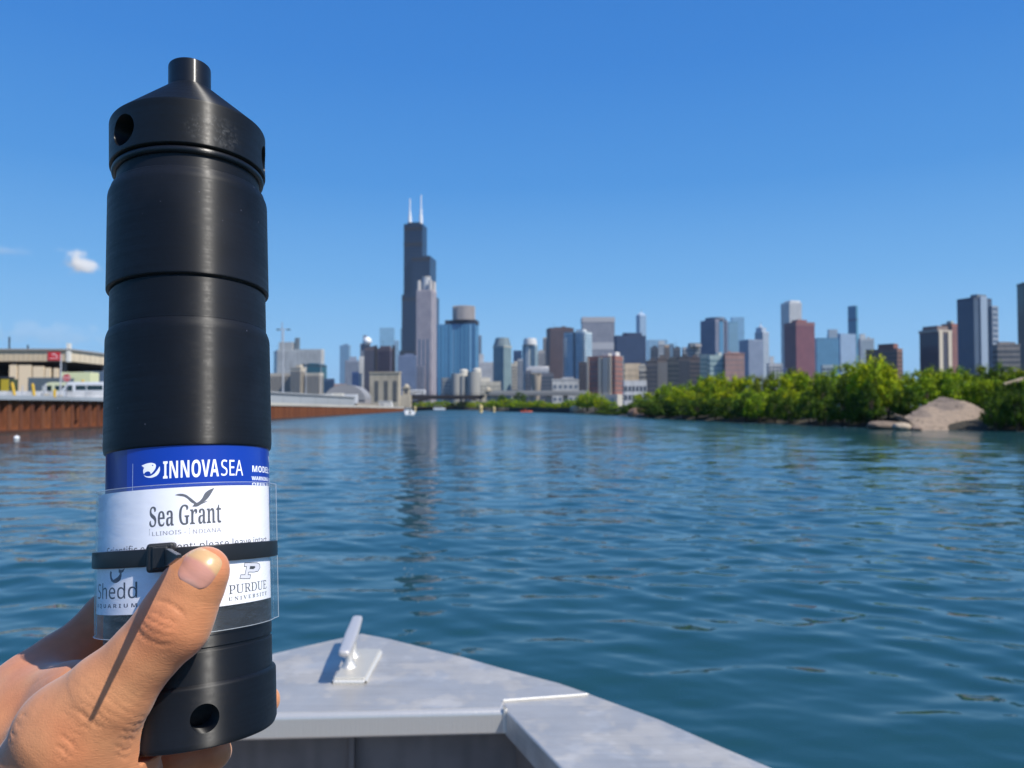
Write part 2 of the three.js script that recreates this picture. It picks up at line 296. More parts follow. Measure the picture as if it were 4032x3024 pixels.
{
  const q = new THREE.Group(); q.name = 'quay_wall'; q.userData = { kind: 'structure', label: 'rusty sheet pile quay wall with pale concrete cap' }; scene.add(q);
  // one pile: a pan 1.4 m long, 0.45 m deep, running along -z, its outer face at x = 0
  const pr = [[0, 0], [0, 0.5], [-0.42, 0.72], [-0.42, 1.2], [0, 1.4]], pg = new Panes();
  const th = (a) => [a[0] - 0.06, a[1]];
  for (let i = 0; i < 4; i++) { const [a, b] = [pr[i], pr[i + 1]]; pg.quad(V(a[0], -1, -a[1]), V(b[0], -1, -b[1]), V(b[0], 1, -b[1]), V(a[0], 1, -a[1])); const [c, d] = [th(a), th(b)]; pg.quad(V(d[0], -1, -d[1]), V(c[0], -1, -c[1]), V(c[0], 1, -c[1]), V(d[0], 1, -d[1])); pg.quad(V(a[0], 1, -a[1]), V(b[0], 1, -b[1]), V(d[0], 1, -d[1]), V(c[0], 1, -c[1])); }
  const geo = pg.geo();
  let i = 0;
  for (let D = 38; D < 316; D += 1.4, i++) {
    const h = wallTop(D) + 1.2, o = part('sheet_pile', geo, rust[(i * 7 + (i >> 2)) % 3], q);
    o.scale.y = h / 2; o.position.set(wallX(D) + (D < 100 ? 0 : 0.1), h / 2 - 1.2, -D); o.rotation.y = D > 120 ? -0.018 : 0.018;
  }
  // waler and the dark wet band at the waterline
  const runs = [[38, 97], [99, 120], [120, 316]];
  const strip = (y0, y1, x0, x1, seg) => seg.map(([a, b]) => { const n = 3, g = []; for (let k = 0; k < n; k++) { const A = lerp(a, b, k / n), B = lerp(a, b, (k + 1) / n); g.push(beam(V(wallX(A) + (x0 + x1) / 2, (y0(A) + y1(A)) / 2, -A), V(wallX(B) + (x0 + x1) / 2, (y0(B) + y1(B)) / 2, -B), x1 - x0, y1(A) - y0(A))); } return merge(g); });
  part('wale', strip(() => -0.3, () => 0.22, -0.5, 0.12, runs), rustDark, q);
  const capM = std([0.5, 0.49, 0.47], { roughness: 0.9, map: rep(grime, 0.3) });
  part('concrete_cap', strip((d) => wallTop(d), (d) => wallTop(d) + 0.36, -0.9, 0.28, [[38, 97]]), std([0.36, 0.4, 0.44], { roughness: 0.85, map: rep(grime, 0.3) }), q);
  part('concrete_cap', strip((d) => wallTop(d), (d) => wallTop(d) + 0.5, -1.0, 0.2, [[99, 120], [120, 316]]), std([0.62, 0.58, 0.5], { roughness: 0.9, map: rep(grime, 0.3) }), q);
  // end wall
  part('end_wall', box(30, wallTop(316) + 1.2, 0.5, -44.6 - 15.4, (wallTop(316) + 1.2) / 2 - 1.2, -316.6), rust[1], q);
  // yard behind the wall
  const P = [], uv = [], idx = [], Ds = [20, 38, 60, 96, 100, 140, 200, 260, 316];
  Ds.forEach((D, k) => { for (const x of [wallX(D) - 0.6, wallX(D) - 40, -420, -5200]) { P.push(x, wallTop(D) + 0.2, -D); uv.push(x, D); } if (k) for (let j = 0; j < 3; j++) { const a = k * 4 + j, o = a - 4; idx.push(o, a, o + 1, a, a + 1, o + 1); } });
  const g = new THREE.BufferGeometry(); g.setAttribute('position', new THREE.Float32BufferAttribute(P, 3)); g.setAttribute('uv', new THREE.Float32BufferAttribute(uv, 2)); g.setIndex(idx); g.computeVertexNormals();
  structure('yard_ground', g, asphalt, 'paved yard behind the quay wall');
  const far = new THREE.PlaneGeometry(5200, 6200).rotateX(-Math.PI / 2).translate(-44.6 - 2600, CITY - 0.6, -316 - 3100 - 0.3);
  structure('city_ground', far, asphalt, 'city ground beyond the quay on the left');
}

// ---------------------------------------------------------------- the city: every tower a thing with walls, windows and roof
// x0, x1: its edges, xs: its near corner if two faces show, top: its roof line, in the 2212-wide picture; D: metres away; psi: how far its near face is turned
function building(o) {
  if (o.xs === undefined && !o.flat) { // blocks stand with the street grid, not facing the lens: a little of the flank shows
    const t = Math.atan(((o.x0 + o.x1) / 2 - 1106) / FPX), rel = Math.abs(t) * 0.7, k = 0.55, a = k * Math.sin(rel) / (Math.cos(rel) + k * Math.sin(rel)), W = o.x1 - o.x0;
    if (rel > 0.07) o = { ...o, side: t > 0 ? 'L' : 'R', xs: t > 0 ? o.x0 + a * W : o.x1 - a * W, psi: rel * 180 / Math.PI };
  }
  const L = o.side === 'L', two = o.xs !== undefined, psi = two ? (o.psi ?? 28) * Math.PI / 180 : 0, D = o.D;
  const xs = two ? o.xs : o.x1, th = Math.atan((xs - 1106) / FPX), cs = Math.cos(th);
  const K = at(xs, o.top, D), ground = o.ground ?? CITY - 0.2, H = K.y - ground, m = D / FPX * cs;
  const wf = two ? (L ? o.x1 - xs : xs - o.x0) * m / Math.cos(psi) : (o.x1 - o.x0) * m, df = two ? (L ? xs - o.x0 : o.x1 - xs) * m / Math.sin(psi) : (o.depth ?? Math.min(45, wf));
  const rot = -th + (L ? psi : -psi);
  const corner = V(L ? -wf / 2 : wf / 2, 0, df / 2).applyAxisAngle(V(0, 1, 0), rot);
  const g = thing(o.name ?? 'office_tower', o.label, o.cat ?? 'tower', V(K.x - corner.x, ground, K.z - corner.z), rot, o.group);
  const wm = wall(o.wall, o.wo ?? {}), gm = pane(o.glass ?? [0.035, 0.05, 0.075], o.gr ?? 0.2, o.gmet ?? 0);
  if (!o.nobody) part('wall', boxUV(box(wf, H, df, 0, H / 2, 0)), wm, g);
  const nf = o.floors ?? clamp(Math.round(H / 4), 3, 34), nx = o.nx ?? clamp(Math.round(wf / 4.2), 3, 16), nz = clamp(Math.round(nx * df / wf), 2, 14), fw = o.fw ?? 0.66, fh = o.fh ?? 0.6, y0 = o.base ?? 3, y1 = H - (o.headroom ?? 2.5);
  const P = new Panes(), Y = V(0, 1, 0);
  const face = (c, ex, ez, w, n) => {
    if (o.style === 'none') return;
    const pw = w / n, ph = (y1 - y0) / nf;
    if (o.style === 'ribs') { for (let i = 0; i < n; i++) P.block(c.clone().addScaledVector(ex, (i + 0.5 - fw / 2) * pw).setY(y0), ex, Y, ez, pw * fw, y1 - y0, 0.12); return; }
    if (o.style === 'bands') { for (let j = 0; j < nf; j++) P.block(c.clone().addScaledVector(ex, w * 0.02).setY(y0 + (j + 0.5 - fh / 2) * ph), ex, Y, ez, w * 0.96, ph * fh, 0.12); return; }
    for (let j = 0; j < nf; j++) for (let i = 0; i < n; i++) P.block(c.clone().addScaledVector(ex, (i + 0.5 - fw / 2) * pw).setY(y0 + (j + 0.5 - fh / 2) * ph), ex, Y, ez, pw * fw, ph * fh, 0.12);
  };
  face(V(-wf / 2, 0, df / 2), V(1, 0, 0), V(0, 0, 1), wf, nx);
  face(V(wf / 2, 0, df / 2), V(0, 0, -1), V(1, 0, 0), df, nz);
  face(V(-wf / 2, 0, -df / 2), V(0, 0, 1), V(-1, 0, 0), df, nz);
  if (P.p.length) stuffPart('windows', P.geo(), gm, g);
  if (o.roof !== false) { const rw = o.rw ?? 0.45, rh = o.rh ?? Math.min(5, H * 0.04); part('roof_housing', boxUV(box(wf * rw, rh, df * rw, wf * (o.rx ?? 0.08), H + rh / 2, 0)), o.rm ? wall(o.rm) : wm, g); part('parapet', boxUV(box(wf + 0.5, 0.9, df + 0.5, 0, H + 0.3, 0)), wm, g); }
  if (o.roof !== false && !o.rm) { const q = rng(Math.round(o.x0 * 7 + o.top)), k = q(); part('roof_unit', box(wf * 0.16, H * 0.02 + 1.4, df * 0.2, wf * (q() - 0.5) * 0.6, H + H * 0.01 + 0.7, df * 0.2), wm, g); if (k < 0.4) part('roof_mast', cyl(0.12, 0.2, 9, wf * (q() - 0.5) * 0.5, H + 4.5, 0, 6), darkSteel, g); }
  const s = { g, wf, df, H, wm, gm, m, K, px: (u) => (u - (two ? (L ? xs : o.x0) : o.x0)) * m / Math.cos(psi) - wf / 2 };
  o.extra?.(s);
  return s;
}
const cream = [0.5, 0.44, 0.35], beige = [0.42, 0.36, 0.28], grey = [0.32, 0.32, 0.33], pale = [0.55, 0.56, 0.55], navy = [0.03, 0.05, 0.1], teal = [0.06, 0.17, 0.22], skyglass = [0.1, 0.2, 0.3];

// --- left of the tall black tower
building({ x0: 597, x1: 701, xs: 694, top: 754, D: 900, psi: 25, wall: [0.42, 0.43, 0.42], style: 'grid', nx: 14, fw: 0.3, fh: 0.3, glass: [0.3, 0.31, 0.32], label: 'broad pale grey windowless-looking block, far left, with a bright right flank', name: 'grey_block', cat: 'building', roof: false, extra: ({ g, H, wf, wm, df, px }) => { part('roof_housing', box(px(630) - px(600), 9, df * 0.7, px(615), H + 4.5, 0), wm, g); part('plant_tower', box(px(643) - px(634), 14, df * 0.3, px(638), H + 7, 0), wall([0.16, 0.2, 0.22]), g); part('mast', cyl(0.5, 0.7, 26, px(604), H + 20, 0), wall(grey), g); } });
building({ x0: 592, x1: 606, top: 760, D: 980, wall: [0.05, 0.1, 0.18], style: 'bands', glass: skyglass, label: 'dark blue glass sliver of a tower at the left edge of the pale grey block' });
building({ x0: 560, x1: 650, xs: 640, top: 806, D: 640, psi: 22, wall: [0.4, 0.36, 0.3], glass: [0.14, 0.13, 0.12], style: 'ribs', nx: 16, label: 'long low limestone block with tall thin windows, beside the black cylinder', name: 'stone_block', cat: 'building', roof: false });
building({ x0: 627, x1: 662, xs: 649, top: 795, D: 628, psi: 35, wall: [0.46, 0.41, 0.33], glass: [0.16, 0.15, 0.14], style: 'ribs', nx: 6, label: 'left of two limestone corner pavilions with a sunlit right flank', name: 'stone_pavilion', cat: 'building', rh: 3 });
building({ x0: 660, x1: 699, xs: 690, top: 805, D: 628, psi: 28, wall: [0.46, 0.41, 0.33], glass: [0.16, 0.15, 0.14], style: 'ribs', nx: 7, label: 'right of two limestone corner pavilions, in front of the dark teal glass block', name: 'stone_pavilion', cat: 'building', roof: false });
building({ x0: 655, x1: 706, xs: 693, top: 787, D: 760, psi: 25, wall: [0.03, 0.08, 0.11], glass: [0.03, 0.13, 0.17], style: 'bands', label: 'dark teal glass block with a rounded roof line behind the limestone pavilions', name: 'glass_block', cat: 'building', roof: false, extra: ({ g, wf, df, H }) => part('barrel_roof', new THREE.CylinderGeometry(wf * 0.42, wf * 0.42, df, 24, 1, false, -Math.PI / 2, Math.PI).rotateX(-Math.PI / 2).scale(1, 0.16, 1).translate(0, H, 0), pane([0.03, 0.13, 0.17]), g) });
building({ x0: 700, x1: 723, top: 818, D: 740, wall: [0.03, 0.06, 0.12], glass: [0.02, 0.05, 0.1], style: 'bands', label: 'low navy glass step beside the dark teal block', name: 'glass_block', cat: 'building', roof: false });
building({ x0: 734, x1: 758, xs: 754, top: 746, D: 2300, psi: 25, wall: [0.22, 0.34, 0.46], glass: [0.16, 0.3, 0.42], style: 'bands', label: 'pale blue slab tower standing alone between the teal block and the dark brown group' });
building({ x0: 722, x1: 748, top: 829, D: 700, wall: [0.34, 0.22, 0.18], label: 'low reddish brick block left of the rounded grey roof', name: 'brick_block', cat: 'building', roof: false });
building({ x0: 745, x1: 776, top: 779, D: 1500, wall: [0.25, 0.28, 0.34], style: 'grid', label: 'blue grey apartment tower left of the white slab', rh: 8, rw: 0.5 });
building({ x0: 760, x1: 777, top: 803, D: 1100, wall: [0.03, 0.06, 0.16], glass: [0.02, 0.05, 0.13], style: 'bands', label: 'small navy glass block in front of the blue grey apartment tower', name: 'glass_block', cat: 'building', roof: false });
building({ x0: 778, x1: 800, top: 742, D: 1300, wall: [0.2, 0.22, 0.26], style: 'grid', label: 'grey tower with a small bright white dome on its roof', roof: false, extra: ({ g, H, px, wf }) => { part('dome', new THREE.SphereGeometry(7, 20, 12).translate(px(794), H + 4, wf * 0.3), std([0.85, 0.85, 0.84], { roughness: 0.4 }), g); part('roof_housing', box(wf * 0.4, 14, 12, 0, H + 7, 0), wall([0.2, 0.25, 0.33]), g); } });
building({ x0: 776, x1: 789, top: 770, D: 820, wall: [0.55, 0.55, 0.53], style: 'ribs', nx: 3, fw: 0.3, glass: [0.4, 0.4, 0.4], label: 'narrow white slab building left of the dark brown group', name: 'white_slab', cat: 'building', roof: false });
building({ x0: 787, x1: 815, top: 752, D: 800, wall: [0.1, 0.085, 0.1], glass: [0.04, 0.045, 0.07], style: 'ribs', nx: 7, label: 'dark brown block behind the left black chimney', name: 'brown_block', cat: 'building', rh: 2 });
building({ x0: 813, x1: 848, xs: 843, top: 753, D: 815, psi: 25, wall: [0.13, 0.1, 0.115], glass: [0.05, 0.05, 0.08], style: 'ribs', nx: 8, label: 'dark brown block between the two black chimneys', name: 'brown_block', cat: 'building', rh: 3, rw: 0.7 });
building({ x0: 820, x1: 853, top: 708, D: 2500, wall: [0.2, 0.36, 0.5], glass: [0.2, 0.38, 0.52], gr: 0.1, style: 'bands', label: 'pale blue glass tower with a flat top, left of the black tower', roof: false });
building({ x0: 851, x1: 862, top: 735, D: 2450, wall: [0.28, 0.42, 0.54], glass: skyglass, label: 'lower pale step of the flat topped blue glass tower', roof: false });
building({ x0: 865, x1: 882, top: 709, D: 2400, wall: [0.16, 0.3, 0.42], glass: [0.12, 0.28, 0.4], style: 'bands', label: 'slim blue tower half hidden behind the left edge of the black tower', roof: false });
building({ x0: 860, x1: 900, top: 768, D: 1400, wall: [0.14, 0.18, 0.28], glass: [0.08, 0.12, 0.2], label: 'blue grey block at the foot of the black tower, right of the power house', name: 'office_block', cat: 'building' });
// power house with its two chimneys
building({ x0: 798, x1: 866, xs: 862, top: 805, D: 520, psi: 20, wall: [0.44, 0.38, 0.28], style: 'none', label: 'tan stone power house with three groups of tall slot windows', name: 'power_house', cat: 'building', roof: false, extra: ({ g, wf, df, H, px, wm }) => {
  part('cornice', box(wf + 0.8, 1.1, df + 0.8, 0, H + 0.1, 0), wm, g);
  for (const c of [813, 833.5, 853]) for (const d of [-3.2, 0, 3.2].slice(0, 3)) { const w = px(c + 1) - px(c), o = new Panes(); o.block(V(px(c) + d * w - w * 1.05, H * 0.14, df / 2), V(1, 0, 0), V(0, 1, 0), V(0, 0, 1), w * 2.1, H * 0.62, 0.1); part('window', o.geo(), pane([0.035, 0.04, 0.05]), g); }
} });
for (const [u, n] of [[811.5, 'left'], [850, 'right']]) { const b = at(u, 878, 545), h = at(u, 746, 545).y; const t = thing('chimney', `tall black chimney, the ${n} one of two above the tan power house`, 'chimney', V(b.x, CITY - 0.5, b.z)); part('shaft', cyl(0.95, 1.25, h - CITY, 0, (h - CITY) / 2, 0), std([0.02, 0.018, 0.022], { roughness: 0.6 }), t); part('rim', cyl(1.1, 1.1, 0.8, 0, h - CITY, 0), darkSteel, t); }

// --- the tall black tower with setbacks and two white antennas
{
  const D = 1900, th = Math.atan((906 - 1106) / FPX), b = at(908, 878, D), g = thing('skyscraper', 'tallest black tower in the skyline, stepped, with two white antennas', 'skyscraper', V(b.x, CITY, b.z), -th - 0.25);
  const s = D / FPX * Math.cos(th), y = (v) => at(908, v, D).y - CITY, bm = std([0.009, 0.014, 0.03], { roughness: 0.35, metalness: 0.1 }), gm = pane([0.016, 0.028, 0.06], 0.25), X = (u) => (u - 908) * s;
  const louvre = std([0.012, 0.013, 0.018]); const tube = (u0, u1, top, z0, z1) => { const x0 = X(u0), x1 = X(u1), h = y(top); part('tube', boxUV(box(x1 - x0, h, z1 - z0, (x0 + x1) / 2, h / 2, (z0 + z1) / 2)), bm, g); const P = new Panes(), n = Math.round((x1 - x0) / 4.6), nf = Math.round(h / 8); for (let j = 0; j < nf; j++) { const yy = j * 8 + 2; P.block(V(x0 + 0.6, yy, z1), V(1, 0, 0), V(0, 1, 0), V(0, 0, 1), x1 - x0 - 1.2, 3.4, 0.1); P.block(V(x1, yy, z1 - 0.6), V(0, 0, -1), V(0, 1, 0), V(1, 0, 0), z1 - z0 - 1.2, 3.4, 0.1); } stuffPart('windows', P.geo(), gm, g); };
  tube(874.5, 915.5, 487, -28, 20); tube(896, 936, 559, -30, 36); tube(876, 941, 641, -40, 42); tube(872, 944, 760, -44, 46);
  for (const [u0, u1, v, z] of [[874.5, 915.5, 497, 20], [874.5, 915.5, 531, 20], [896, 936, 566, 36], [876, 941, 651, 42], [876, 941, 764, 46]]) part('louvre_band', box(X(u1) - X(u0) + 0.6, 9, 0.6, (X(u0) + X(u1)) / 2, y(v), z + 0.3), louvre, g);
  part('roof_housing', box(X(909) - X(882), y(483) - y(487), 30, X(895), (y(483) + y(487)) / 2, 0), bm, g);
  for (const [u, v, n] of [[883, 428, 'left'], [908, 421, 'right']]) { const h0 = y(486), h1 = y(v), a = part('antenna', [cyl(1.2, 1.7, (h1 - h0) * 0.62, X(u), h0 + (h1 - h0) * 0.69, 0), cyl(4.2, 4.6, (h1 - h0) * 0.32, X(u), h0 + (h1 - h0) * 0.16, 0), cyl(2.6, 3.2, (h1 - h0) * 0.2, X(u), h0 + (h1 - h0) * 0.42, 0)], std([0.8, 0.8, 0.8], { roughness: 0.5 }), g); }
}
// --- the pinkish stone tower with a lantern crown in front of it
building({ x0: 899, x1: 943.5, xs: 932, top: 626, D: 1500, psi: 18, wall: [0.42, 0.35, 0.35], glass: [0.16, 0.17, 0.21], style: 'ribs', nx: 9, fw: 0.34, label: 'pinkish stone tower with a round lantern crown, overlapping the black tower', name: 'skyscraper', cat: 'skyscraper', roof: false, extra: ({ g, wf, df, H, m, wm }) => {
  const lm = wall([0.5, 0.47, 0.44]), h = 33 * m;
  part('lantern', [cyl(9.2 * m, 9.2 * m, h * 0.9, 0, H + h * 0.45, 0, 24)], wall([0.52, 0.53, 0.54]), g); for (const y of [h * 0.92, 1]) part('lantern_rim', cyl(9.8 * m, 9.8 * m, 2.5, 0, H + y, 0, 24), lm, g);
  for (const [x, z] of [[-1, 1], [1, 1], [1, -1], [-1, -1]]) part('turret', [cyl(4 * m, 4.4 * m, 22 * m, x * wf * 0.38, H + 11 * m, z * df * 0.36, 12)], lm, g);
  const P = new Panes(); for (let i = 0; i < 3; i++) P.block(V(-wf / 2 + wf * (0.18 + i * 0.27), 6, df / 2), V(1, 0, 0), V(0, 1, 0), V(0, 0, 1), wf * 0.09, H * 0.55, 0.4); stuffPart('bay_windows', P.geo(), pane([0.1, 0.15, 0.22]), g);
} });
building({ x0: 884, x1: 916, top: 790, D: 1450, wall: [0.16, 0.17, 0.22], glass: [0.08, 0.1, 0.15], label: 'slate coloured lower block in front of the black tower, above the left bridge end', name: 'office_block', cat: 'building', roof: false });
// --- the blue glass tower with vertical stripes
{
  const sB = building({ x0: 943, x1: 1034, xs: 1026, top: 699, D: 1150, psi: 14, wall: [0.05, 0.16, 0.3], glass: [0.1, 0.24, 0.38], gr: 0.12, style: 'ribs', nx: 3, fw: 0.01, label: 'blue glass tower with vertical stripes under a round stone crown', roof: false, extra: ({ g, wf, df, H, px, m }) => {
    const r = rng(77), mats = [pane([0.02, 0.09, 0.2], 0.12), pane([0.12, 0.32, 0.5], 0.12), pane([0.05, 0.18, 0.33], 0.12), pane([0.22, 0.44, 0.62], 0.14)];
    let x = -wf / 2 + 0.3, k = 0; while (x < wf / 2 - 1) { k++; const w = Math.min(wf / 2 - x - 0.3, 1.5 + r() * 1.4), P = new Panes(), cut = r() < 0.25 ? 0.25 + 0.15 * r() : 1; P.block(V(x, 2, df / 2), V(1, 0, 0), V(0, 1, 0), V(0, 0, 1), w, (H - 3) * cut, 0.15 + 0.2 * r()); part('window_strip', P.geo(), mats[k % 2 ? Math.floor(r() * 1.5) * 2 : 1 + 2 * Math.floor(r() * 1.3)], g); x += w + 0.12; }
    for (let i = 0; i < 5; i++) { const P = new Panes(); P.block(V(wf / 2, 2, df / 2 - (i + 0.1) * df / 5), V(0, 0, -1), V(0, 1, 0), V(1, 0, 0), df / 5 * 0.8, H - 4, 0.2); part('window_strip', P.geo(), mats[i % 2], g); }
    part('roof_slab', box(px(1027) - px(960), 9 * m, df * 0.9, (px(960) + px(1027)) / 2, H + 4.5 * m, 0), wall([0.03, 0.035, 0.05]), g);
    const c = (px(974) + px(1021)) / 2, R = (px(1021) - px(974)) / 2, hh = 31 * m, fins = []; for (let i = 0; i < 40; i++) { const a = i / 40 * 6.2832; fins.push(box(0.7, hh, 0.7, c + Math.cos(a) * R, H + 9 * m + hh / 2, Math.sin(a) * R)); }
    part('crown', [cyl(R * 0.96, R * 0.96, hh * 0.97, c, H + 9 * m + hh / 2, 0, 32)], wall([0.42, 0.38, 0.36]), g); part('crown_fin', fins, wall([0.55, 0.5, 0.47]), g).userData.kind = 'stuff';
  } });
}
building({ x0: 1028, x1: 1040, top: 724, D: 1400, wall: [0.2, 0.25, 0.32], label: 'slim grey tower behind the right edge of the striped blue tower', roof: false });
building({ x0: 1033, x1: 1066, top: 782, D: 1300, wall: [0.4, 0.42, 0.45], style: 'grid', fw: 0.4, glass: [0.25, 0.27, 0.3], label: 'pale grey low block left of the green tower with the sloping roof', name: 'office_block', cat: 'building', roof: false, extra: ({ g, wf, H }) => part('stair_tower', box(wf * 0.3, 14, 12, -wf * 0.3, H + 7, 0), wall([0.45, 0.46, 0.47]), g) });
// rounded pale condominiums by the bridge
building({ x0: 953, x1: 1041, xs: 1030, top: 815, D: 640, psi: 20, wall: [0.34, 0.335, 0.31], glass: [0.12, 0.14, 0.17], style: 'grid', nx: 14, fw: 0.4, label: 'grey riverside apartment block with curved bays and white roof drums, above the bridge', name: 'apartment_block', cat: 'building', roof: false, extra: ({ g, wf, df, H, px, m, wm }) => {
  for (const [u, w, v] of [[985, 13, 806], [1000, 9, 811], [1022, 14, 803]]) { const h = (815 - v) * m + H * 0.99; part('bay', cyl(w * m, w * m, h, px(u), h / 2, df / 2 - w * m * 0.3, 24), wm, g); }
  for (const [u, v] of [[996, 799], [1025, 797]]) part('roof_drum', [cyl(9 * m, 9 * m, (815 - v) * m, px(u), H + (815 - v) * m / 2, 0, 20), new THREE.SphereGeometry(9 * m, 20, 10).scale(1, 0.35, 1).translate(px(u), H + (815 - v) * m, 0)], wall([0.62, 0.58, 0.5]), g);
} });
building({ x0: 1038, x1: 1082, top: 824, D: 600, wall: [0.46, 0.43, 0.36], style: 'grid', nx: 9, fw: 0.5, glass: [0.25, 0.24, 0.2], label: 'low cream terrace of apartments right of the white roof drums', name: 'apartment_block', cat: 'building', roof: false, extra: ({ g, wf, H, df, m }) => { part('upper_storey', box(wf * 0.45, 9 * m, df * 0.6, -wf * 0.26, H + 4.5 * m, 0), wall([0.56, 0.52, 0.44]), g); } });
// --- centre
building({ x0: 1065, x1: 1105, xs: 1088, top: 748, D: 1100, psi: 40, wall: [0.2, 0.27, 0.28], glass: [0.12, 0.2, 0.24], style: 'grid', nx: 6, label: 'grey green tower with a sloping hipped roof, centre of the skyline', roof: false, extra: ({ g, wf, df, H, m }) => { part('cornice', box(wf + 1, 2, df + 1, 0, H, 0), wall([0.4, 0.42, 0.38]), g); part('hipped_roof', new THREE.CylinderGeometry(0.5, 0.707, 1, 4, 1).rotateY(Math.PI / 4).scale(wf, 20 * m, df).translate(0, H + 10 * m, 0), wall([0.16, 0.21, 0.23]), g); } });
building({ x0: 1109, x1: 1127, top: 757, D: 1250, wall: [0.03, 0.06, 0.14], glass: [0.02, 0.05, 0.12], style: 'bands', label: 'navy glass block between the green tower and the white topped tower', name: 'glass_block', cat: 'building', roof: false });
building({ x0: 1105, x1: 1121, top: 786, D: 900, wall: [0.5, 0.45, 0.36], label: 'small cream apartment block right of the green tower', name: 'apartment_block', cat: 'building', rh: 3 });
building({ x0: 1118, x1: 1130, top: 775, D: 880, wall: [0.3, 0.32, 0.35], label: 'grey slab at the left foot of the white topped tower', name: 'apartment_block', cat: 'building', roof: false });
building({ x0: 1128, x1: 1162, xs: 1156, top: 744, D: 1000, psi: 25, wall: [0.34, 0.42, 0.45], glass: [0.1, 0.18, 0.24], style: 'ribs', nx: 5, fw: 0.5, label: 'glass tower with a rounded white crown and a pale central stripe', roof: false, extra: ({ g, wf, df, H, m }) => { part('crown', [cyl(15 * m, 15 * m, 10 * m, 0, H + 5 * m, 0, 24), cyl(13 * m, 13 * m, 14 * m, 0, H + 7 * m, 0, 24)], wall([0.72, 0.7, 0.66]), g); part('centre_stripe', box(wf * 0.28, H * 0.98, 1.5, -wf * 0.05, H / 2, df / 2 + 0.6), wall([0.58, 0.6, 0.58]), g); } });
building({ x0: 1173, x1: 1186, top: 729, D: 1350, wall: [0.44, 0.38, 0.32], label: 'slim tan tower behind the left edge of the dark brown slab', roof: false, style: 'ribs', nx: 3 });
building({ x0: 1160, x1: 1178, top: 760, D: 1300, wall: [0.36, 0.35, 0.34], label: 'grey block between the white topped tower and the slim tan tower', name: 'office_block', cat: 'building' });
building({ x0: 1180, x1: 1240, xs: 1188, side: 'L', top: 709, D: 1050, psi: 12, wall: [0.085, 0.06, 0.065], glass: [0.07, 0.06, 0.075], style: 'grid', nx: 12, label: 'dark brown slab tower with a flat roof, centre', roof: true, rh: 2, rw: 0.7 });
building({ x0: 1255, x1: 1328, top: 686, D: 1500, wall: [0.3, 0.3, 0.33], glass: [0.16, 0.17, 0.21], style: 'ribs', nx: 13, fw: 0.5, headroom: 9, label: 'broad grey tower with vertical ribs behind the white balconied tower', roof: false, extra: ({ g, wf, df, H, px, m }) => { part('top_band', box(wf + 1, 10, df + 1, 0, H - 4, 0), wall([0.42, 0.41, 0.42]), g); part('belt', box(wf + 1, 14, df + 1, 0, H - 62 * m * 1.0, 0), wall([0.42, 0.42, 0.44]), g); } });
building({ x0: 1217, x1: 1279, xs: 1264, top: 716, D: 950, psi: 30, wall: [0.42, 0.5, 0.54], glass: [0.12, 0.24, 0.36], gr: 0.1, style: 'grid', nx: 8, fw: 0.78, fh: 0.55, label: 'light blue glass apartment tower with white balconies', roof: false, extra: ({ g, wf, df, H, px, m }) => { const sl = []; for (let i = 1; i < 26; i++) sl.push(box(wf * 0.16, 0.5, 3, wf * 0.42, i / 26 * H, df / 2 + 1), box(wf * 0.12, 0.5, 3, -wf * 0.44, i / 26 * H * 0.94, df / 2 + 1)); stuffPart('balconies', sl, wall([0.72, 0.73, 0.72]), g); part('roof_housing', box(wf * 0.35, 6 * m, df * 0.5, wf * 0.15, H + 3 * m, 0), wall([0.6, 0.62, 0.62]), g); part('recess', box(wf * 0.1, H, 1, 0, H / 2, df / 2 + 0.2), pane([0.06, 0.08, 0.12]), g); } });
building({ x0: 1137, x1: 1186, top: 794, D: 720, wall: [0.46, 0.46, 0.47], style: 'grid', nx: 8, glass: [0.22, 0.25, 0.3], label: 'pale apartment block with a curved white roof edge below the white topped tower', name: 'apartment_block', cat: 'building', roof: false, extra: ({ g, wf, H, df, m }) => part('roof_edge', new THREE.CylinderGeometry(wf * 0.5, wf * 0.5, 2.4, 30).scale(1, 1, 0.35).translate(0, H, df * 0.3), wall([0.66, 0.64, 0.64]), g) });
{ const b = at(1158, 878, 560), h = at(1158, 808, 560).y - CITY, m = 560 / FPX; const t = thing('apartment_block', 'tan riverside building that narrows towards its foot', 'building', V(b.x, CITY, b.z)); part('wall', new THREE.CylinderGeometry(14 * m, 7 * m, h, 4).rotateY(Math.PI / 4 + 0.2).translate(0, h / 2, 0), wall([0.4, 0.34, 0.27]), t); part('roof_slab', box(21 * m, 0.8, 21 * m, 0, h + 0.3, 0), wall([0.3, 0.26, 0.2]), t); }
building({ x0: 1134, x1: 1148, top: 800, D: 640, wall: [0.1, 0.11, 0.14], label: 'dark narrow building left of the tan narrowing one', name: 'office_block', cat: 'building', roof: false });
building({ x0: 1165, x1: 1196, top: 806, D: 680, wall: [0.12, 0.13, 0.16], style: 'bands', glass: [0.07, 0.085, 0.11], label: 'dark slate block right of the tan narrowing building', name: 'office_block', cat: 'building', roof: false });
building({ x0: 1193, x1: 1250, top: 821, D: 540, wall: [0.5, 0.49, 0.47], style: 'grid', nx: 5, floors: 3, fw: 0.6, fh: 0.6, glass: [0.14, 0.17, 0.21], label: 'low white retail block above the viaduct', name: 'retail_block', cat: 'building', rh: 2.4, rm: [0.3, 0.31, 0.33] });
building({ x0: 1250, x1: 1272, top: 782, D: 660, wall: [0.07, 0.06, 0.065], glass: [0.05, 0.05, 0.06], label: 'dark brown block at the left of the brick apartment building', name: 'brick_block', cat: 'building', roof: false });
